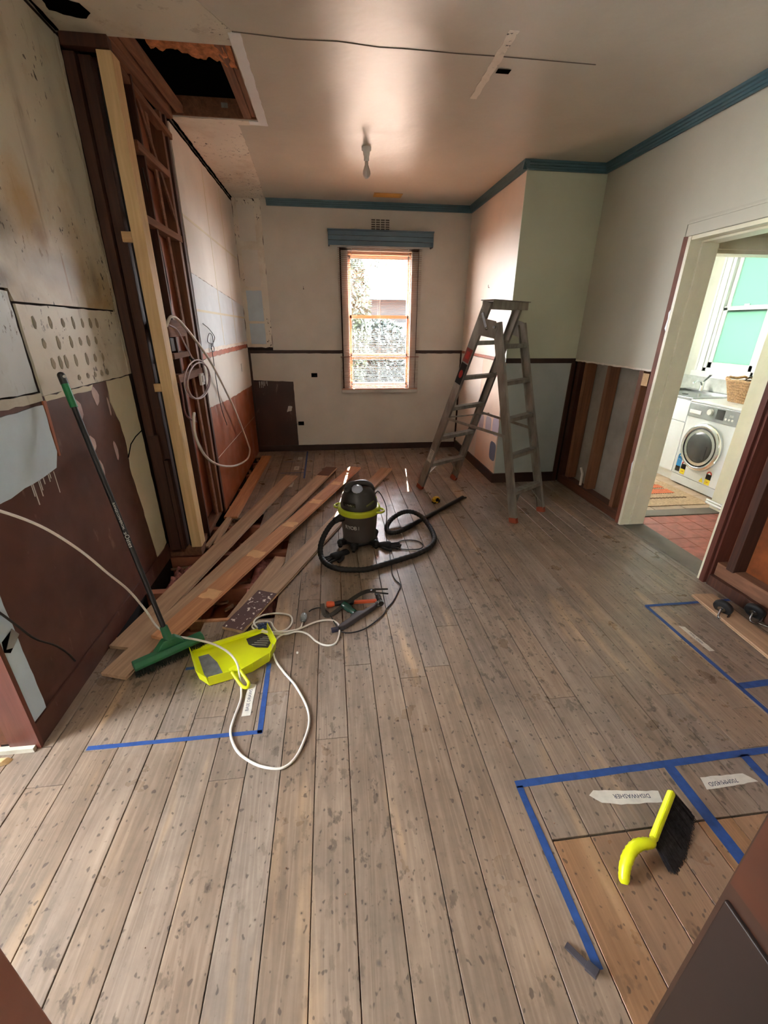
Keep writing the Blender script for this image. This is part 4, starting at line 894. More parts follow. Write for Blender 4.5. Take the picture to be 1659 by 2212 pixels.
p = at(Ln, Lt, 1.60)-inw*.012; obj('latch', MB().bar(p, p+sdv*.05-Vector((0, 0, .10)), .022, .010, upv=inw).ball(p+sdv*.055-Vector((0, 0, .11)), .013, 8), M_steel, ld)
for a, b_, c, d_ in ((Ln, Lt, Rn, Rt), (Lf, Ltf, Rf, Rtf)): 
    p, q = at(a, b_, .755), at(c, d_, .70); s = -1 if a is Ln else 1; obj('spreader', MB().bar(p+inw*s*.006, q+inw*s*.006, .006, .022), M_alu, ld)
p, q = at(Ln, Lt, .755), at(Rf, Rtf, .75); obj('tie_strap', MB().bar(p, at(Lf, Ltf, .76)+sdv*.12, .004, .012), M_alu, ld)
for (a, b_, c, d_, zs) in ((Ln, Lt, Lf, Ltf, .285), (Rn, Rt, Rf, Rtf, .26)):
    p, q = at(a, b_, zs-.02), at(c, d_, zs-.02); pl_, ql_ = at(a, b_, .09), at(c, d_, .09)
    obj('brace', MB().bar(p+(q-p)*.33, pl_, .018, .004), M_alu, ld); obj('brace', MB().bar(q+(p-q)*.33, ql_, .018, .004), M_alu, ld)
# warning labels on the near left rail
dr = (Lt-Ln).normalized(); side = dr.cross(inw).normalized(); sp = .06
def sticker(z0, z1, mm, nm, w=.055):
    p, q = at(Ln, Lt, z0)-inw*.003, at(Ln, Lt, z1)-inw*.003; return obj(nm, MB().bar(p, q, w, .001, upv=inw), mm, ld)
lab(sticker(1.235, 1.34, plain('dark red label', (150, 62, 52), .4), 'sticker', .066), 'dark red warning sticker'); lab(sticker(1.06, 1.225, M_inkk, 'sticker', .066), 'black warning sticker with red figure')
p = at(Ln, Lt, 1.14)-inw*.0042; obj('sticker_print', MB().prism([p+side*.02*math.cos(t)+dr*.035*math.sin(t) for t in [2*PI*q/12 for q in range(12)]], -inw*.0004), M_red, ld)
p = at(Ln, Lt, 1.29)-inw*.0042; obj('sticker_print', MB().prism([p-side*.018-dr*.03, p+side*.018-dr*.03, p+side*.018+dr*.03, p-side*.018+dr*.03], -inw*.0004), M_red, ld)
s_ = sticker(.31, .43, M_label, 'sticker'); lab(s_, 'white paper label'); 
b = MB()
for i in range(7): p = at(Ln, Lt, .34+i*.013)-inw*.0042; b.prism([p-side*.018-dr*.0015, p+side*(.018-.004*(i % 3))-dr*.0015, p+side*(.018-.004*(i % 3))+dr*.0015, p-side*.018+dr*.0015], -inw*.0003)
obj('sticker_print', b, M_inkk, ld)
# ------------------------------------------------------------------ wet and dry vacuum
vx, vy = .167, 2.875
vc = thing('wet_dry_vacuum', 'grey drum vacuum cleaner with lime collar and black hose', 'vacuum', (vx, vy, 0))
obj('drum', MB().lathe((vx, vy, 0), [(.100, .045), (.116, .048), (.121, .06), (.136, .265), (.140, .27)], 36), M_grey, vc)
obj('base_tray', MB().lathe((vx, vy, 0), [(.10, .03), (.124, .034), (.124, .052), (.118, .056)], 30), M_black, vc)
for a in (-2.75, -1.9, -.75, .6, 2.1):
    d = Vector((math.cos(a), math.sin(a), 0)); p = Vector((vx, vy, 0))
    m = MB().bar(p+d*.09+Vector((0, 0, .045)), p+d*.155+Vector((0, 0, .04)), .055, .03).ball(p+d*.155+Vector((0, 0, .04)), .027, 10)
    cs = obj('caster_arm', m, M_black, vc, bevel=.003)
    n_ = Vector((-d.y, d.x, 0)); obj('wheel', MB().cyl(p+d*.158-n_*.008+Vector((0, 0, .017)), p+d*.158+n_*.008+Vector((0, 0, .017)), .017, n=14), M_blackr, cs)
obj('collar', MB().lathe((vx, vy, 0), [(.140, .262), (.152, .264), (.156, .274), (.150, .284), (.156, .294), (.153, .304), (.140, .306)], 40), M_lime, vc)
for a in (-.42, 2.72):
    d = Vector((math.cos(a), math.sin(a), 0)); n_ = Vector((-d.y, d.x, 0)); p = Vector((vx, vy, .284))
    obj('latch', MB().tube(smooth([p+d*.148-n_*.045, p+d*.178-n_*.03, p+d*.190, p+d*.178+n_*.03, p+d*.148+n_*.045], 4), .0085, 8), M_lime, vc)
for a in (.55, 2.3): d = Vector((math.cos(a), math.sin(a), 0)); p = Vector((vx, vy, .30)); obj('clip', MB().bar(p+d*.140, p+d*.143+Vector((0, 0, .045)), .04, .012, upv=d), M_lime, vc, bevel=.003)
obj('motor_head', MB().lathe((vx, vy, 0), [(.132, .304), (.134, .32), (.130, .345), (.120, .385), (.105, .42), (.080, .445), (.05, .455), (.001, .457)], 36), M_greyd, vc)
obj('carry_handle', MB().tube(smooth([(vx-.085, vy-.02, .415), (vx-.075, vy-.015, .455), (vx-.03, vy, .472), (vx+.04, vy+.02, .468), (vx+.085, vy+.035, .440), (vx+.10, vy+.04, .40)], 5), [.024]*26, 10), M_greyd, vc)
obj('handle_mount', MB().ball((vx-.075, vy-.03, .445), .03, 12, (1, 1, .8)).ball((vx+.09, vy+.03, .42), .03, 12, (1, 1, .9)), M_greyd, vc)
obj('float_cover', MB().lathe((vx-.012, vy-.050, .435), [(.040, 0), (.040, .02), (.034, .034), (.018, .042), (.001, .044)], 12, (-.02, -.35, 1)), plain('pale grey dome', (170, 178, 196), .2, var=.02), vc)
def around(mb_fn, a0): return mb_fn
def badge(s, size, ang, z, rr, mm, tilt=0.0, spacing=None):
    """letters bent one by one round the drum"""
    out = None; w = spacing or size*.72; n_ = len(s)
    for i, ch_ in enumerate(s):
        a = ang+(i-(n_-1)/2)*w/rr; d = Vector((math.cos(a), math.sin(a), 0)); t = Vector((-d.y, d.x, 0)); upd = (Vector((0, 0, 1))-d*tilt).normalized()
        text('lettering', ch_, size, frame(Vector((vx, vy, z))+d*(rr+.0008), t, upd), mm, vc)
badge('RYOBI', .040, -2.02, .178, .1305, M_inkw, -.06, .024)
p = Vector((vx, vy, .355)); a = -2.16; d = Vector((math.cos(a), math.sin(a), 0)); n_ = Vector((-d.y, d.x, 0))
obj('badge', MB().bar(p+d*.1295-n_*.05-Vector((0, 0, 0)), p+d*.1295+n_*.05, .006, .034, upv=(d*.3+Vector((0, 0, 1)))), M_black, vc, bevel=.002)
badge('RYOBI', .026, -2.16, .356, .133, M_inkw, .28, .0165)
a = -.95; d = Vector((math.cos(a), math.sin(a), 0)); n_ = Vector((-d.y, d.x, 0)); obj('vent_slot', MB().bar(p+d*.127-n_*.035-Vector((0, 0, .012)), p+d*.127+n_*.035+Vector((0, 0, .012)), .008, .012, upv=(d*.3+Vector((0, 0, 1)))), plain('olive slot', (96, 98, 46), .5), vc)
inl = Vector((vx-.118, vy-.055, .235))
obj('inlet_cuff', MB().tube([inl+Vector((.02, .01, .005)), inl+Vector((-.028, -.014, .004)), inl+Vector((-.032, -.016, .003)), inl+Vector((-.062, -.031, -.008))], [.030, .028, .024, .023], 16), M_black, vc)
H = [inl+Vector((-.055, -.028, -.005)), (-.045, 2.76, .205), (-.090, 2.72, .150), (-.118, 2.68, .085), (-.112, 2.61, .038), (-.07, 2.53, .024), (.0, 2.478, .021), (.09, 2.452, .021), (.19, 2.450, .021), (.30, 2.495, .021), (.43, 2.555, .021), (.56, 2.620, .021), (.66, 2.70, .021), (.728, 2.81, .022), (.745, 2.94, .024), (.735, 3.06, .034), (.70, 3.17, .060), (.63, 3.24, .075), (.55, 3.245, .070), (.46, 3.18, .050), (.405, 3.09, .032), (.395, 3.02, .022), (.42, 2.975, .021), (.475, 2.985, .021), (.53, 3.03, .021)]
hp = smooth(H, 14); hr = [.0195 if i % 4 < 2 else .0178 for i in range(len(hp))]
obj('hose', MB().tube(hp, hr, 12), M_blackr, vc)
obj('wand', MB().tube([(.52, 3.02, .021), (.53, 3.03, .021), (.60, 3.095, .021), (.605, 3.10, .019), (1.20, 3.665, .018)], [.021, .023, .023, .0175, .0165], 14), M_black, vc)
obj('tube_end', MB().bar((1.195, 3.66, .018), (1.235, 3.672, .012), .02, .012), M_darkst, vc)
PC = [(vx+.120, vy+.06, .36), (vx+.155, vy+.08, .375), (.375, 2.93, .26), (.372, 2.90, .12), (.375, 2.88, .02), (.372, 2.84, .006), (.40, 2.76, .006), (.50, 2.72, .006), (.60, 2.72, .006), (.635, 2.78, .006), (.60, 2.85, .006), (.50, 2.865, .006), (.42, 2.80, .006), (.375, 2.70, .006), (.362, 2.55, .006), (.358, 2.485, .006), (.352, 2.40, .006), (.362, 2.32, .006), (.385, 2.26, .006), (.355, 2.18, .006), (.312, 2.09, .006), (.27, 2.03, .006), (.235, 1.965, .006), (.14, 1.87, .006), (.06, 1.838, .006), (.0, 1.855, .006), (-.03, 1.92, .006), (-.065, 2.02, .006), (-.11, 2.075, .006), (-.155, 2.065, .008), (-.175, 2.04, .012)]
obj('power_cord', MB().tube(smooth(PC, 8), .0036, 8), M_black, vc)
obj('plug', MB().lathe((-.195, 2.008, .016), [(.006, -.0), (.008, .004), (.0145, .010), (.0145, .030), (.008, .034)], 14, (-.35, -.8, 0)), M_clear, vc)

# gloves on the floor by the drum
def glove(nm, label, c, ang, flip, lift=0.0):
    m = MB(); c = Vector((c[0], c[1], .0)); R_ = Matrix.Rotation(ang, 3, 'Z')
    def P(x, y, z=.016): return c+R_ @ Vector((x*flip, y, z+lift))
    m.tube(smooth([P(0, -.10), P(0, -.06), P(0, -.02), P(0, .02), P(0, .035)], 3), [.030, .031, .030, .028, .032, .036, .040, .042, .044, .044, .042, .040, .028][:13], 12)
    for i, (x, L, b_) in enumerate(((-.03, .055, -.15), (-.010, .070, -.04), (.010, .066, .06), (.030, .050, .2))):
        m.tube(smooth([P(x, .025), P(x+b_*.02, .05), P(x+b_*.05, .05+L*.5, .020), P(x+b_*.09, .04+L, .011)], 3), .0105, 8)
    m.tube(smooth([P(.03, -.03), P(.055, -.01, .02), P(.07, .02, .018), P(.072, .045, .014)], 3), .012, 8)
    for v in m.v: v.z = max(.0008, .0008+(v.z)*.62 if v.z > 0 else .0008)
    g_ = tag(obj(nm, m, plain('black knit', (26, 25, 27), .85, var=.25, scale=60)), label, 'glove', None)
    return g_
glove('work_glove', 'black work glove right of the vacuum drum, fingers to the right', (.36, 2.79, 0), -1.75, 1)
glove('work_glove', 'black work glove lying left in front of the vacuum drum', (-.01, 2.665, 0), 2.25, -1)

# tape measure
t = thing('tape_measure', 'small yellow and black tape measure beyond the vacuum wand', 'tape measure', (.925, 3.60, 0))
Rm = Matrix.Translation((.925, 3.60, 0)) @ Matrix.Rotation(.45, 4, 'Z')
obj('case', MB().prism([(-.032, -.018, 0), (.032, -.018, 0), (.034, -.018, .03), (.026, -.018, .056), (-.012, -.018, .060), (-.034, -.018, .040)], (0, .036, 0)).xf(Rm), plain('tape yellow', (224, 178, 40), .4), t, bevel=.004)
obj('grip', MB().box(.012, .036, -.0195, .0195, .0, .034).box(-.034, -.012, -.0195, .0195, .0, .016).xf(Rm), M_black, t, bevel=.003)
obj('disc', MB().cyl((0, -.0185, .034), (0, -.0205, .034), .018, n=18).xf(Rm), M_inkk, t)
obj('blade_hook', MB().box(.034, .040, -.010, .010, .002, .014).xf(Rm), M_steel, t)

# wrecking bar, hammer and vacuum floor head in a pile
pb = thing('wrecking_bar', 'flat dark steel wrecking bar lying across the hammer', 'pry bar', (.1, 2.1, 0))
cl = smooth([(-.098, 2.052, .050), (-.093, 2.015, .020), (-.078, 1.995, .006), (-.05, 2.0, .008), (.0, 2.03, .026), (.06, 2.068, .048), (.12, 2.108, .060), (.17, 2.132, .062), (.215, 2.138, .056)], 5)
m = MB()
for a, b_ in zip(cl, cl[1:]): m.bar(a, b_+(b_-a)*.08, .022, .008, upv=(-.1, -.6, .6))
obj('shank', m, M_darkst, pb, bevel=.001)
m = MB().bar((.208, 2.146, .062), (.290, 2.150, .056), .011, .007, upv=(-.1, -.6, .6), w2=.009).bar((.208, 2.130, .050), (.289, 2.124, .040), .011, .007, upv=(-.1, -.6, .6), w2=.009)
obj('claw', m, M_darkst, pb, bevel=.001); obj('eye', MB().cyl((.188, 2.135, .0615), (.188, 2.135, .0672), .006, n=12), M_steel, pb)
hm = thing('claw_hammer', 'orange handled hammer under the wrecking bar', 'hammer', (.05, 2.1, 0))
obj('handle', MB().tube([(-.03, 2.088, .018), (.0, 2.090, .020), (.07, 2.092, .019), (.08, 2.092, .016)], [.014, .016, .016, .013], 12), M_black, hm)
obj('pommel', MB().tube([(-.078, 2.086, .018), (-.072, 2.086, .018), (-.05, 2.087, .018), (-.03, 2.088, .018)], [.012, .019, .019, .013], 12), M_orange, hm)
obj('shaft', MB().bar((.07, 2.092, .018), (.235, 2.090, .020), .020, .016), M_orange, hm, bevel=.003)
obj('head', MB().cyl((.228, 2.122, .028), (.232, 2.075, .028), .016, n=12).cyl((.232, 2.075, .028), (.238, 2.045, .028), .011, .017, 12).bar((.228, 2.12, .03), (.222, 2.165, .018), .024, .010), M_darkst, hm, bevel=.001)
fh = thing('vacuum_floor_head', 'long dark grey vacuum floor head with a green neck', 'vacuum nozzle', (.1, 1.98, 0))
a, b_ = Vector((-.012, 1.866, 0)), Vector((.215, 2.055, 0)); d = (b_-a).normalized(); n_ = Vector((-d.y, d.x, 0))
mid = (a+b_)/2
obj('body', MB().prism([a-n_*.008, a+d*.03-n_*.018, b_-d*.04-n_*.012, b_-n_*.006, b_+n_*.006, mid+d*.04+n_*.012, mid+d*.015+n_*.032, mid-d*.03+n_*.032, mid-d*.05+n_*.016, a+d*.03+n_*.014, a+n_*.006], (0, 0, .030)), plain('slate plastic', (70, 66, 70), .4), fh, bevel=.005)
obj('neck', MB().tube([mid+n_*.030+Vector((0, 0, .024)), mid+n_*.060+Vector((-.004, 0, .030)), mid+n_*.062+Vector((-.004, 0, .030)), mid+n_*.112+Vector((-.01, .0, .040))], [.017, .018, .0225, .0215], 16), plain('bottle green', (24, 62, 50), .2), fh)
obj('end_wheel', MB().cyl(b_+d*.0+Vector((0, 0, .018)), b_+d*.022+Vector((0, 0, .018)), .018, n=16).cyl(b_+d*.028+n_*.02+Vector((0, 0, .016)), b_+d*.045+n_*.02+Vector((0, 0, .016)), .016, n=16), M_clear, fh)
obj('end_clip', MB().bar(a-d*.004+Vector((0, 0, .016)), a-d*.035+n_*.018+Vector((0, 0, .014)), .024, .018), plain('navy clip', (40, 42, 70), .4), fh, bevel=.003)

# ------------------------------------------------------------------ broom
br = thing('broom', 'green headed broom with black handle leaning on the brown wall', 'broom', (-.83, 1.73, .02))
h0, h1 = Vector((-.952, 1.640, .062)), Vector((-.695, 1.828, .062)); d = (h1-h0).normalized(); n_ = Vector((d.y, -d.x, 0))
top = Vector((-1.128, 2.035, 1.300)); foot = (h0+h1)/2+Vector((.0, .02, .045)); hd = (top-foot).normalized()
m = MB().prism([h0+n_*.030-Vector((0, 0, .012)), h0+n_*.034+Vector((0, 0, .006)), h0+n_*.015+Vector((0, 0, .022)), h0-n_*.022+Vector((0, 0, .018)), h0-n_*.026-Vector((0, 0, .012))], h1-h0)
m.hexa([foot+d*q*1.0+n_*w+Vector((0, 0, z)) for z, q_, w_ in ((-.035, .075, .022), (.015, .030, .018)) for q, w in ((-q_, w_), (q_, w_), (q_, -w_), (-q_, -w_))])
obj('head', m, M_green, br, bevel=.005)
obj('socket', MB().cyl(foot-hd*.01, foot+hd*.075, .021, .0175, 16), M_green, br)
m = MB(); r = random.Random(2)
for i in range(520):
    q = h0+(h1-h0)*r.random()+n_*r.uniform(-.022, .026); m.bar(q+Vector((0, 0, -.010)), q+n_*r.uniform(-.006, .012)+d*r.uniform(-.006, .006)+Vector((0, 0, -.052+.0)), .0022, .0022)
stuff(obj('bristles', m, plain('black green bristle', (26, 34, 30), .8), br))
obj('handle', MB().cyl(foot+hd*.05, top-hd*.13, .0115, n=16), M_black, br)
obj('grip', MB().cyl(top-hd*.135, top-hd*.035, .0145, n=16), M_green2, br)
obj('end_cap', MB().cyl(top-hd*.036, top, .0155, n=16).ball(top, .0155, 12), M_black, br)
obj('hang_hole', MB().prism([top-hd*.002+Vector((.0165*1.0, -.010, 0))+Vector((0, 0, .006*math.sin(q)))+Vector((.004*math.cos(q), .007*math.cos(q), 0)) for q in [2*PI*i/10 for i in range(10)]], (.0006, -.0006, 0)), M_inkw, br)
vdir = (Vector((0, 0, 1.5))-(foot+hd*.55)).normalized(); sd_ = hd.cross(vdir).normalized(); nn = sd_.cross(hd).normalized()
def on_handle(s, size, tt): text('lettering', s, size, frame(foot+hd*tt+nn*(.0122*(1 if nn.dot(vdir) > 0 else -1)), -hd, -sd_ if (-hd).cross(-sd_).dot(vdir) > 0 else sd_), M_inkw, br)
on_handle('»Oates', .026, .520); on_handle('COMMERCIAL', .013, .61); on_handle('RANGE', .014, .675)

# ------------------------------------------------------------------ dustpan
dp = thing('dustpan', 'fluorescent yellow dustpan with a notched handle beside the broom', 'dustpan', (-.53, 1.68, 0))
out = [(-.735, 1.765), (-.655, 1.590), (-.600, 1.545), (-.505, 1.575), (-.482, 1.585), (-.420, 1.612), (-.350, 1.672), (-.330, 1.755), (-.395, 1.905)]
inn = [(-.735, 1.765), (-.395, 1.905)]
m = MB().prism([(x, y, .004) for x, y in out], (0, 0, .003))
def wall(p, q, hp_, hq, th=.0025, z0=.003, ox=0.0):
    p, q = Vector((*p, 0)), Vector((*q, 0)); dd = (q-p).normalized(); nr = Vector((dd.y, -dd.x, 0)); fl = nr*.010
    m.hexa([p+Vector((0, 0, z0)), q+Vector((0, 0, z0)), q-nr*th+Vector((0, 0, z0)), p-nr*th+Vector((0, 0, z0)), p+fl+Vector((0, 0, hp_)), q+fl+Vector((0, 0, hq)), q+fl-nr*th+Vector((0, 0, hq)), p+fl-nr*th+Vector((0, 0, hp_))])
hs_ = [.055, .060, .062, .062, .048, .062, .062, .060, .055]
for i in range(len(out)-1): wall(out[i], out[i+1], hs_[i], hs_[i+1])
lipa, lipb = Vector((-.735, 1.765, 0)), Vector((-.395, 1.905, 0)); nr = Vector((lipb-lipa).normalized().yxz); nr = Vector((-(lipb-lipa).y, (lipb-lipa).x, 0)).normalized()
m.hexa([lipa+Vector((0, 0, .003)), lipb+Vector((0, 0, .003)), lipb+nr*.006+Vector((0, 0, .003)), lipa+nr*.006+Vector((0, 0, .003)), lipa+Vector((0, 0, .022)), lipb+Vector((0, 0, .022)), lipb+nr*.022+Vector((0, 0, .020)), lipa+nr*.022+Vector((0, 0, .020))])
obj('pan', m, M_yel, dp, bevel=.0015)
hA, hB = Vector((-.494, 1.588, .050)), Vector((-.430, 1.512, .014)); dd = (hB-hA).normalized(); sd2 = dd.cross(Vector((0, 0, 1))).normalized()
obj('handle', MB().tube(smooth([hA-sd2*.017, hA-sd2*.017+dd*.05, hB-sd2*.015-dd*.01, hB+dd*.005, hB+sd2*.015-dd*.01, hA+sd2*.017+dd*.05, hA+sd2*.017], 5), .0075, 8).prism([hA-sd2*.018-dd*.02-Vector((0, 0, .01)), hA+sd2*.018-dd*.02-Vector((0, 0, .01)), hA+sd2*.014+dd*.045-Vector((0, 0, .01)), hA-sd2*.014+dd*.045-Vector((0, 0, .01))], (0, 0, .004)), M_yel, dp)
obj('rubber_lip', MB().prism([lipa+nr*.02+Vector((0, 0, .018)), lipb+nr*.02+Vector((0, 0, .018)), lipb+nr*.034+Vector((0, 0, .002)), lipa+nr*.034+Vector((0, 0, .002))], (0, 0, .002)), M_green, dp)
lb_ = obj('sticker', MB().prism([(-.700, 1.738, .0074), (-.64, 1.612, .0074), (-.605, 1.572, .0074), (-.548, 1.60, .0074), (-.60, 1.69, .0074), (-.655, 1.752, .0074)], (0, 0, .0006)), plain('silver label', (128, 132, 142), .35, var=.2, scale=30), dp); lab(lb_, 'torn silver sticker')
lb_ = obj('sticker', MB().prism([(-.49+.0, 1.846, .0074), (-.47, 1.80, .0074), (-.43, 1.775, .0074), (-.37, 1.765, .0074), (-.36, 1.80, .0074), (-.385, 1.865, .0074), (-.415, 1.885, .0074)], (0, 0, .0006)), M_greyd, dp); lab(lb_, 'black printed sticker')
b = MB()
for i in range(5): b.bar((-.455+.012*i, 1.80+.012*i, .0082), (-.38+.004*i, 1.785+.016*i, .0082), .003, .0003)
obj('sticker_print', b, M_inkw, dp)

# ------------------------------------------------------------------ white extension cord
K = [(-1.12, .80, 1.15), (-1.10, 1.10, 1.10), (-1.09, 1.30, 1.02), (-1.06, 1.50, .86), (-1.03, 1.64, .68), (-1.00, 1.74, .50), (-.98, 1.82, .36), (-.95, 1.86, .22), (-.905, 1.845, .12), (-.835, 1.82, .085), (-.76, 1.785, .09), (-.68, 1.745, .10), (-.60, 1.705, .10), (-.53, 1.66, .085), (-.485, 1.61, .062), (-.466, 1.555, .030), (-.452, 1.50, .008), (-.445, 1.44, .006), (-.455, 1.35, .006), (-.455, 1.28, .006), (-.42, 1.205, .006), (-.37, 1.155, .006), (-.31, 1.12, .006), (-.24, 1.105, .006), (-.195, 1.135, .006), (-.165, 1.20, .006), (-.145, 1.29, .006), (-.160, 1.38, .006), (-.215, 1.50, .006), (-.275, 1.59, .006), (-.325, 1.68, .006), (-.345, 1.76, .006), (-.335, 1.82, .010), (-.30, 1.86, .010), (-.22, 1.90, .006), (-.13, 1.95, .006), (-.05, 1.955, .006), (-.008, 1.90, .006), (-.015, 1.80, .006), (-.04, 1.755, .006), (-.085, 1.755, .006), (-.13, 1.79, .006), (-.18, 1.855, .006), (-.235, 1.87, .012), (-.29, 1.855, .012), (-.36, 1.875, .006), (-.43, 1.90, .006), (-.475, 1.945, .006), (-.45, 1.985, .006), (-.385, 1.975, .006), (-.36, 1.92, .012), (-.33, 1.88, .014), (-.285, 1.90, .010), (-.265, 1.96, .006), (-.28, 2.02, .006), (-.35, 2.05, .006), (-.43, 2.04, .006), (-.47, 1.99, .012), (-.45, 1.93, .014), (-.38, 1.88, .016), (-.28, 1.87, .018), (-.22, 1.895, .012), (-.205, 1.94, .014)]
ec = thing('extension_cord', 'long white extension cord looping from the left wall over the dustpan', 'cord', (-.4, 1.7, 0))
obj('cord', MB().tube(smooth(K, 8), .0052, 8), M_cordw, ec)
obj('socket_end', MB().tube([(-.204, 1.945, .018), (-.203, 1.955, .019), (-.201, 1.985, .019), (-.200, 2.002, .018)], [.010, .018, .019, .016], 14), M_clear, ec)
m = MB(); r = random.Random(4)
for i in range(9): m.ball((-.412+r.uniform(-.02, .02), 1.925+r.uniform(-.02, .02), .014+r.uniform(0, .016)), r.uniform(.010, .016), 8, (1, 1, .7))
obj('cord_tie', m, plain('crumpled navy strap', (38, 58, 96), .4), ec)

# ------------------------------------------------------------------ hand brush
hb_ = thing('hand_brush', 'fluorescent yellow hand brush with black bristles on the near right floor', 'brush', (1.0, .72, 0))
A, B = Vector((1.072, .815, .085)), Vector((.925, .700, .060)); d = (B-A).normalized()
obj('block', MB().bar(A, B, .022, .020, upv=(-.5, .4, .8)), M_yel, hb_, bevel=.006)
obj('handle', MB().tube(smooth([B-d*.012, B+d*.012+Vector((-.004, -.002, .004)), (.895, .690, .066), (.862, .688, .066), (.832, .675, .058), (.808, .655, .040), (.795, .635, .022), (.79, .622, .014)], 5), [.008, .009, .010, .011, .013, .014, .014, .015, .014, .016, .015, .017, .015, .017, .016, .018, .016, .018, .016, .018, .016, .018, .017, .018, .016, .017, .016, .016, .015, .016, .015, .015, .014, .013, .011, .009][:36], 12), M_yel, hb_)
m = MB(); r = random.Random(6); dn = Vector((.46, -.58, -.67)).normalized()
for i in range(1500):
    t_ = r.random(); o_ = Vector((-d.y, d.x, 0)).normalized()*r.uniform(-.008, .008)
    p = A+(B-A)*(.0+t_*.98)+o_; L = .092+.012*math.sin(t_*3.1)+r.uniform(-.006, .004); q = p+dn*L+d*(t_-.5)*.03+Vector((r.uniform(-.006, .006), r.uniform(-.006, .006), 0)); q.z = max(q.z, .001)
    m.add([p, p+Vector((.0016, .0010, 0)), q+Vector((.002, .001, 0)), q], [(0, 1, 2, 3)])
for i in range(1500):
    t_ = r.random(); p = A+(B-A)*t_+Vector((r.uniform(-.008, .008), r.uniform(-.008, .008), 0)); q = p+dn*(.086+r.uniform(-.01, .01))+d*(t_-.5)*.03; q.z = max(q.z, .001); m.add([p, p+Vector((0, 0, .0018)), q+Vector((0, 0, .0018)), q], [(0, 1, 2, 3)])
b2 = MB().hexa([A+dn*.01-d*.0+Vector((-.007, -.005, 0)), A+dn*.01+Vector((.007, .005, 0)), B+dn*.01+Vector((.007, .005, 0)), B+dn*.01+Vector((-.007, -.005, 0)), A+dn*.082-d*.012+Vector((-.007, -.006, 0)), A+dn*.082-d*.012+Vector((.007, .006, 0)), B+dn*.082+d*.012+Vector((.007, .006, 0)), B+dn*.082+d*.012+Vector((-.007, -.006, 0))])
for v in b2.v: v.z = max(v.z, .002)
m.add(b2.v, b2.f)
stuff(obj('bristles', m, plain('black bristle', (52, 50, 55), .7, var=.4, scale=90), hb_))

# ------------------------------------------------------------------ tape outlines and labels on the floor
def strip(nm, pts, w, label, mm=M_bluetape, cat='tape', z=.0006):
    m = MB()
    for i, (a, b_) in enumerate(zip(pts, pts[1:])):
        a, b_ = Vector((*a, z+.0003*i)), Vector((*b_, z+.0003*i)); dd = (b_-a).normalized(); sdv_ = Vector((-dd.y, dd.x, 0)); n = max(2, int((b_-a).length/.06)); T = []
        for k_ in range(n+1): T.append(a+(b_-a)*k_/n+sdv_*(w/2+random.uniform(-.0008, .0008)))
        Bt = [a+(b_-a)*k_/n-sdv_*(w/2+random.uniform(-.0008, .0008)) for k_ in range(n+1)]
        m.prism(T+Bt[::-1], (0, 0, .0003))
    return tag(obj(nm, m, mm), label, cat)
strip('blue_tape', [(-.990, 1.276), (-.332, 1.276)], .018, 'blue tape strip running across the boards in front of the dustpan')
strip('blue_tape', [(-.340, 1.27), (-.352, 1.66)], .022, 'blue tape strip running along the boards right of the dustpan')
strip('blue_tape', [(-.74, 1.668), (-.60, 1.675)], .018, 'dark blue tape showing between broom head and dustpan')
strip('blue_tape', [(.598, .952), (2.3, .985)], .026, 'long blue tape strip running across above the two paper labels')
strip('blue_tape', [(.608, .945), (.617, .465)], .024, 'blue tape strip running toward the camera left of the hand brush')
strip('blue_tape', [(1.195, .952), (1.197, .52)], .042, 'doubled blue tape strip right of the hand brush')
strip('blue_tape', [(1.515, .965), (1.50, .55)], .034, 'blue tape strip at the right edge beyond the doubled strip')
strip('blue_tape', [(1.79, 1.89), (1.80, .99)], .022, 'long thin blue tape strip on the far right boards')
strip('blue_tape', [(1.782, 1.889), (2.33, 1.889)], .020, 'blue tape strip ending under the castors', z=.004)
strip('blue_tape', [(1.80, 1.275), (2.1, 1.285)], .034, 'short wide blue tape strip on the far right boards')
strip('blue_tape', [(-.335, 5.50), (-.325, 4.42)], .020, 'blue tape strip near the back wall left of the window')
strip('blue_tape', [(-.60, 4.62), (-.335, 4.62)], .014, 'short blue tape strip halfway to the back wall')
strip('blue_tape', [(-.60, 5.05), (-.47, 5.05)], .012, 'tiny blue tape strip close to the back wall'); strip('blue_tape', [(-.53, 5.50), (-.335, 5.50)], .014, 'blue tape strip against the back skirting')
def label_(pts, label, s, size, c, x, y, extra=()):
    cx = sum(p[0] for p in pts)/len(pts); cy_ = sum(p[1] for p in pts)/len(pts)
    t = tag(obj('tape_label', MB().prism([(p[0], p[1], .0008) for p in jag(pts, .0015, .02)], (0, 0, .0003)), M_label, origin=(cx, cy_, .0008)), label, 'label')
    text('handwriting', s, size, frame((c[0], c[1], .00125), x, y), M_ink, t, .0001); return t
label_([(.862, .900), (1.090, .872), (1.078, .834), (.930, .842), (.868, .856), (.838, .885)], 'paper tape label reading dishwasher left of the hand brush', 'DISHWASHER', .021, (.985, .866), (-1, .10, 0), (-.1, -1, 0))
label_([(1.277, .900), (1.445, .896), (1.475, .862), (1.265, .856)], 'paper tape label between the two right blue strips', '700MM/450D', .021, (1.345, .874), (-1, -.02, 0), (.02, -1, 0))
label_([(1.842, 1.70), (1.872, 1.69), (1.880, 1.50), (1.850, 1.50)], 'narrow paper tape label beside the long thin blue strip', 'WALL OVEN', .016, (1.862, 1.60), (0, -1, 0), (1, 0, 0))
label_([(-.428, 1.540), (-.392, 1.532), (-.392, 1.362), (-.428, 1.360)], 'paper tape label under the dustpan handle', 'BASE DRAWS', .020, (-.410, 1.445), (0, 1, 0), (-1, 0, 0))
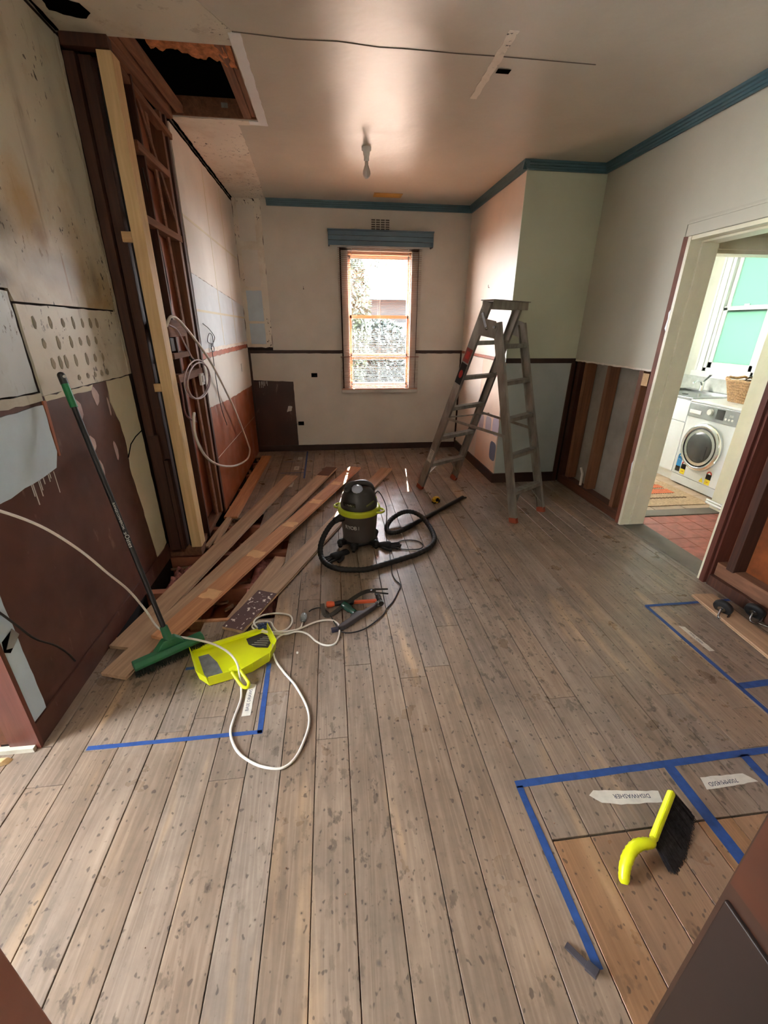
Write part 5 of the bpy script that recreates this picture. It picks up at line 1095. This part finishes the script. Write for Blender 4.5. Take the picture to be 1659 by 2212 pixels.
label_([(-.435, 5.14), (-.385, 5.14), (-.385, 5.24), (-.435, 5.24)], 'tiny white label closest to the back wall', 'D', .05, (-.41, 5.19), (1, 0, 0), (0, 1, 0))
label_([(-.455, 4.72), (-.40, 4.72), (-.40, 4.86), (-.455, 4.86)], 'small white label between the back board ends', 'B', .05, (-.428, 4.79), (1, 0, 0), (0, 1, 0))
label_([(-.475, 4.16), (-.43, 4.16), (-.42, 4.36), (-.465, 4.36)], 'small pale label between loose boards left of the vacuum', 'FR', .035, (-.448, 4.26), (0, 1, 0), (-1, 0, 0))
# odd bits on the floor
tag(obj('steel_strip', MB().bar((.556, .520, .004), (.590, .470, .010), .016, .006).bar((.586, .475, .012), (.602, .452, .018), .022, .012), plain('worn steel', (84, 80, 88), .45, .3, var=.2), bevel=.001), 'short dark steel strip at the near end of the blue tape', 'offcut')
tag(obj('plaster_crumb', MB().ball((-.22, 1.715, .006), .008, 8, (.8, 1, .7)), M_offw), 'white plaster crumb right of the dustpan', 'crumb')
b = MB(); r = random.Random(12)
for i in range(170): x, yv, s = r.uniform(-1, 2.2), r.uniform(.6, 4.6), r.uniform(.0012, .003); b.ball((x, yv, s*.5), s, 4)
stuff(tag(obj('floor_grit', b, M_debris), 'fine pale grit scattered over the floorboards', 'grit'))
# castors by the right wall
for x, yv, l in ((2.155, 1.765, 'tipped over black castor nearer the room'), (2.305, 1.715, 'tipped over black castor against the right wall plate')):
    t = thing('castor', l, 'castor', (x, yv, .002)); ax = Vector((.75, .35, .35)).normalized(); c = Vector((x, yv, .054))
    obj('wheel', MB().lathe(c-ax*.015, [(.022, 0), (.043, .001), (.048, .007), (.048, .023), (.043, .029), (.022, .030)], 22, ax), M_blackr, t)
    obj('hub', MB().lathe(c-ax*.019, [(.020, 0), (.020, .038)], 12, ax), M_steel, t)
    obj('fork', MB().tube(smooth([c-ax*.022, c-ax*.022+Vector((-.03, -.025, -.03)), c+Vector((-.02, -.052, -.042)), c+ax*.022+Vector((0, -.04, -.03)), c+ax*.022], 4), .006, 6), M_steel, t)
    obj('stem', MB().cyl(c+Vector((-.016, -.05, -.044)), c+Vector((.02, -.10, -.046)), .005, n=8), M_steel, t)

# ------------------------------------------------------------------ laundry
FX = 3.575
wm = thing('washing_machine', 'white front loading washing machine in the laundry', 'washing machine', (3.87, 3.72, 0))
obj('body', MB().box(FX, 4.17, 3.42, 4.02, .10, .832), M_white, wm, bevel=.008)
obj('plinth', MB().box(FX+.006, 4.16, 3.424, 4.016, .012, .097), M_white, wm, bevel=.004)
obj('lid', MB().box(FX-.004, 4.175, 3.416, 4.024, .834, .856), M_white, wm, bevel=.006)
obj('control_panel', MB().box(FX-.010, FX, 3.425, 4.015, .695, .826), plain('silver panel', (150, 154, 156), .35, .4), wm, bevel=.003)
obj('drawer', MB().box(FX-.016, FX-.010, 3.85, 3.99, .730, .765), M_whitep, wm, bevel=.003)
kn = obj('knob', MB().lathe((FX-.010, 3.745, .775), [(.030, 0), (.030, .012), (.026, .022)], 24, (-1, 0, 0)), M_whitep, wm)
obj('display', MB().box(FX-.012, FX-.010, 3.595, 3.68, .725, .815), M_inkk, wm); b = MB()
for i in range(3): b.cyl((FX-.0115, 3.568-i*.035, .742), (FX-.0128, 3.568-i*.035, .742), .011, n=14)
obj('button', b, M_whitep, wm)
text('lettering', '300', .03, frame((FX-.0105, 3.52, .775), (0, -1, 0), (0, 0, 1)), M_inkw, wm)
DC = Vector((FX, 3.735, .435)); ax = (-1, 0, 0)
obj('door_ring', MB().lathe(DC, [(.226, 0), (.234, .012), (.228, .030), (.216, .040), (.196, .042), (.190, .036)], 40, ax), M_chrome, wm)
obj('door_surround', MB().lathe(DC, [(.196, .028), (.194, .038), (.158, .034), (.156, .030)], 36, ax), M_inkk, wm)
obj('door_glass', MB().lathe(DC, [(.158, .020), (.156, .034), (.12, .044), (.06, .050), (.001, .052)], 32, ax), M_drum, wm)
obj('door_handle', MB().bar(DC+Vector((-.046, -.085, .035)), DC+Vector((-.046, -.085, -.10)), .035, .012), M_inkk, wm, bevel=.004)
def st_(nm, y0, z0, w, h, mm, dx=.0006): return obj(nm, MB().box(FX-dx, FX-dx+.0005, y0-w, y0, z0, z0+h), mm, wm)
for y0, z0, cols in ((3.985, .130, (M_bluep, M_bluep, M_darkst)), (3.915, .118, (M_darkst, M_yelp)), (3.595, .110, (M_darkst, M_yelp))):
    hh = .052
    for i, mm in enumerate(reversed(cols)): st_('energy_label', y0, z0+i*hh, .060, hh, mm, .0006)
    top_ = z0+len(cols)*hh; c_ = M_bluep if len(cols) == 3 else M_red
    obj('energy_label', MB().prism([(FX-.0006, y0-.03+.030*math.cos(q), top_+.030*math.sin(q)) for q in [PI*i/12 for i in range(13)]]+[(FX-.0006, y0-.03+.015*math.cos(q), top_+.015*math.sin(q)) for q in [PI*(12-i)/12 for i in range(13)]], (.0005, 0, 0)), c_, wm)
obj('energy_label', MB().prism([(FX-.0006, 3.66, .115), (FX-.0006, 3.61, .115), (FX-.0006, 3.635, .16)], (.0005, 0, 0)), M_yelp, wm)
text('lettering', 'H2O', .018, frame((FX-.0012, 3.955, .255), (0, -1, 0), (0, 0, 1)), M_inkw, wm); text('lettering', '385', .018, frame((FX-.0012, 3.885, .145), (0, -1, 0), (0, 0, 1)), M_red, wm); text('lettering', '385', .018, frame((FX-.0012, 3.565, .135), (0, -1, 0), (0, 0, 1)), M_red, wm)
for o_ in wm.children: pass
wm.location.y -= .05; ORG[wm.name].y -= 0
# trough cabinet and worktop
sk = thing('laundry_cabinet', 'white laundry trough cabinet behind the washing machine', 'cabinet', (3.9, 4.5, 0))
obj('carcass', MB().box(FX+.03, LX-.002, 3.985, 5.07, .09, .835), M_white, sk)
obj('kickboard', MB().box(FX+.05, FX+.06, 3.985, 5.07, 0, .09), M_whitep, sk)
obj('door', MB().box(FX+.012, FX+.03, 3.99, 4.55, .10, .615), M_white, sk, bevel=.002); obj('door', MB().box(FX+.012, FX+.03, 4.555, 5.065, .10, .615), M_white, sk, bevel=.002)
obj('drawer', MB().box(FX+.012, FX+.03, 3.99, 4.55, .622, .83), M_white, sk, bevel=.002); obj('drawer', MB().box(FX+.012, FX+.03, 4.555, 5.065, .622, .83), M_white, sk, bevel=.002)
tr = thing('laundry_sink', 'stainless laundry sink set in the white cabinet', 'sink', (3.9, 4.5, .837))
m = MB().box(FX+.02, LX-.01, 3.985, 4.075, .837, .862).box(FX+.02, LX-.01, 4.72, 4.76, .837, .862).box(FX+.02, FX+.07, 4.075, 4.72, .837, .862).box(LX-.10, LX-.01, 4.075, 4.72, .837, .862).box(FX+.07, LX-.10, 4.075, 4.72, .837, .842)
obj('basin', m, M_steel, tr, bevel=.003); obj('drain', MB().cyl((3.86, 4.4, .842), (3.86, 4.4, .846), .03, n=16), M_darkst, tr)
tp = thing('mixer_tap', 'chrome mixer tap at the back of the laundry sink', 'tap', (4.13, 4.50, .862))
obj('body', MB().lathe((4.13, 4.50, .862), [(.026, 0), (.026, .005), (.020, .01), (.019, .09), (.012, .10)], 16), M_chrome, tp); obj('spout', MB().tube(smooth([(4.13, 4.50, .91), (4.08, 4.48, .96), (4.0, 4.45, .97), (3.95, 4.43, .955)], 5), .010, 10), M_chrome, tp)
obj('lever', MB().bar((4.13, 4.50, .955), (4.07, 4.36, 1.045), .018, .008, w2=.026), M_chrome, tp, bevel=.002)
tag(obj('splashback', MB().box(LX-.012, LX-.001, 3.3, 5.07, .858, .998), M_marble), 'pale marbled splashback strip under the laundry window', 'splashback')
# basket standing on the machine
bk = thing('wicker_basket', 'brown wicker basket on top of the washing machine', 'basket', (3.93, 3.70, .856))
for j in range(15):
    z = .862+j*.0128; w_ = .115+.045*j/14; l_ = .15+.05*j/14; n = 40
    pts = [(3.93+w_*math.copysign(abs(math.cos(q))**.5, math.cos(q))+.004*math.cos(PI*(i+j)), 3.70+l_*math.copysign(abs(math.sin(q))**.5, math.sin(q))+.004*math.cos(PI*(i+j)), z) for i, q in enumerate([2*PI*i/n for i in range(n)])]
    obj('weave', MB().tube(pts, .0068, 6, True), M_wicker, bk)
m = MB()
for i in range(20):
    q = 2*PI*i/20; cx_, sx_ = math.copysign(abs(math.cos(q))**.5, math.cos(q)), math.copysign(abs(math.sin(q))**.5, math.sin(q)); m.cyl((3.93+.115*cx_, 3.70+.15*sx_, .858), (3.93+.160*cx_, 3.70+.20*sx_, 1.045), .005, n=6)
obj('stake', m, M_wicker, bk); obj('rim', MB().tube([(3.93+.163*math.copysign(abs(math.cos(q))**.5, math.cos(q)), 3.70+.203*math.copysign(abs(math.sin(q))**.5, math.sin(q)), 1.05+.006*math.cos(q*14)+.018*abs(math.sin(q))) for q in [2*PI*i/56 for i in range(56)]], .012, 8, True), M_wicker, bk)
tag(obj('black_cord', MB().tube(smooth([(3.90, 3.78, 1.055), (3.91, 3.74, 1.09), (3.92, 3.70, 1.075), (3.90, 3.66, 1.095), (3.93, 3.60, 1.11), (3.95, 3.55, 1.09)], 6), .006, 8), M_black), 'black cord lying across the wicker basket rim', 'cord')
# clothes rack by the sink
ck = thing('clothes_rack', 'white wire clothes rack standing on the sink end', 'rack', (3.75, 4.9, .84))
for i in range(6): z = .87+i*.072; obj('rung', MB().cyl((3.62, 4.93, z), (4.02, 4.85, z), .006, n=8), M_whitep, ck)
for x, yv in ((3.62, 4.93), (4.02, 4.85), (3.96, 4.865)): obj('post', MB().cyl((x, yv, .838), (x, yv, 1.27), .006, n=8), M_whitep, ck)
# rug
rg = thing('striped_rug', 'woven rug with terracotta stripes on the laundry floor', 'rug', (3.1, 3.6, .0))
obj('pile', MB().box(2.66, 3.46, 3.30, 3.92, .001, .007), M_rug2, rg)
for y0, y1 in ((3.595, 3.705), (3.745, 3.835)):
    obj('stripe', MB().box(2.66, 3.34, y0, y1, .0071, .009), M_rug, rg)
    b = MB(); x = 2.68
    while x < 3.32: b.box(x, x+.012, y0-.010, y0-.004, .0071, .009); b.box(x, x+.012, y1+.004, y1+.010, .0071, .009); x += .024
    obj('stitching', b, M_inkk, rg)
b = MB(); x = 2.70
while x < 3.36: b.tube([(x+.014*math.cos(q), 3.475+.014*math.sin(q), .0085) for q in [2*PI*i/10 for i in range(10)]], .0022, 5, True); x += .036
obj('lace_edge', b, plain('brown thread', (110, 84, 62), .8), rg)

# left room beyond the wall end: unseen warm lamp added to yellow the floor, timber offcuts
cl_ = thing('added_warm_lamp', 'added warm lamp lighting the floor of the room to the left', 'light', (-1.95, .45, 2.2))
g = G('added warm glow', .4); g.b.inputs['Emission Color'].default_value = (1, .66, .30, 1); g.b.inputs['Emission Strength'].default_value = 30
obj('bulb', MB().ball((-1.95, .45, 2.2), .05, 14), g.m, cl_); obj('flex', MB().cyl((-1.95, .45, 2.24), (-1.95, .45, CZ), .004, n=6), M_black, cl_)
tag(obj('timber_offcut', MB().hexa([(-1.45, 1.17, 0), (-1.245, 1.24, 0), (-1.24, 1.262, 0), (-1.45, 1.25, 0), (-1.45, 1.17, .02), (-1.262, 1.235, .02), (-1.25, 1.255, .02), (-1.45, 1.25, .02)]), M_pine, bevel=.002), 'splintered pale timber offcut at the far left edge', 'offcut')

GR = {'blue_tape': 'blue tape marking out cabinets on the floor', 'tape_label': 'handwritten tape labels on the floor', 'loose_floorboard': 'lifted floorboards lying loose', 'castor': 'castors by the right wall', 'work_glove': 'pair of black work gloves', 'electrical_cable': 'cables hanging from the open studs', 'wall_hook': 'wire hooks on the walls', 'socket_hole': 'socket cutouts in the walls', 'garden_shrub': 'shrubs outside the window', 'garden_tree': 'trees outside the window'}
for o in list(C.objects):
    k_ = o.name.split('.')[0]
    if o.parent is None and k_ in GR: o['group'] = GR[k_]
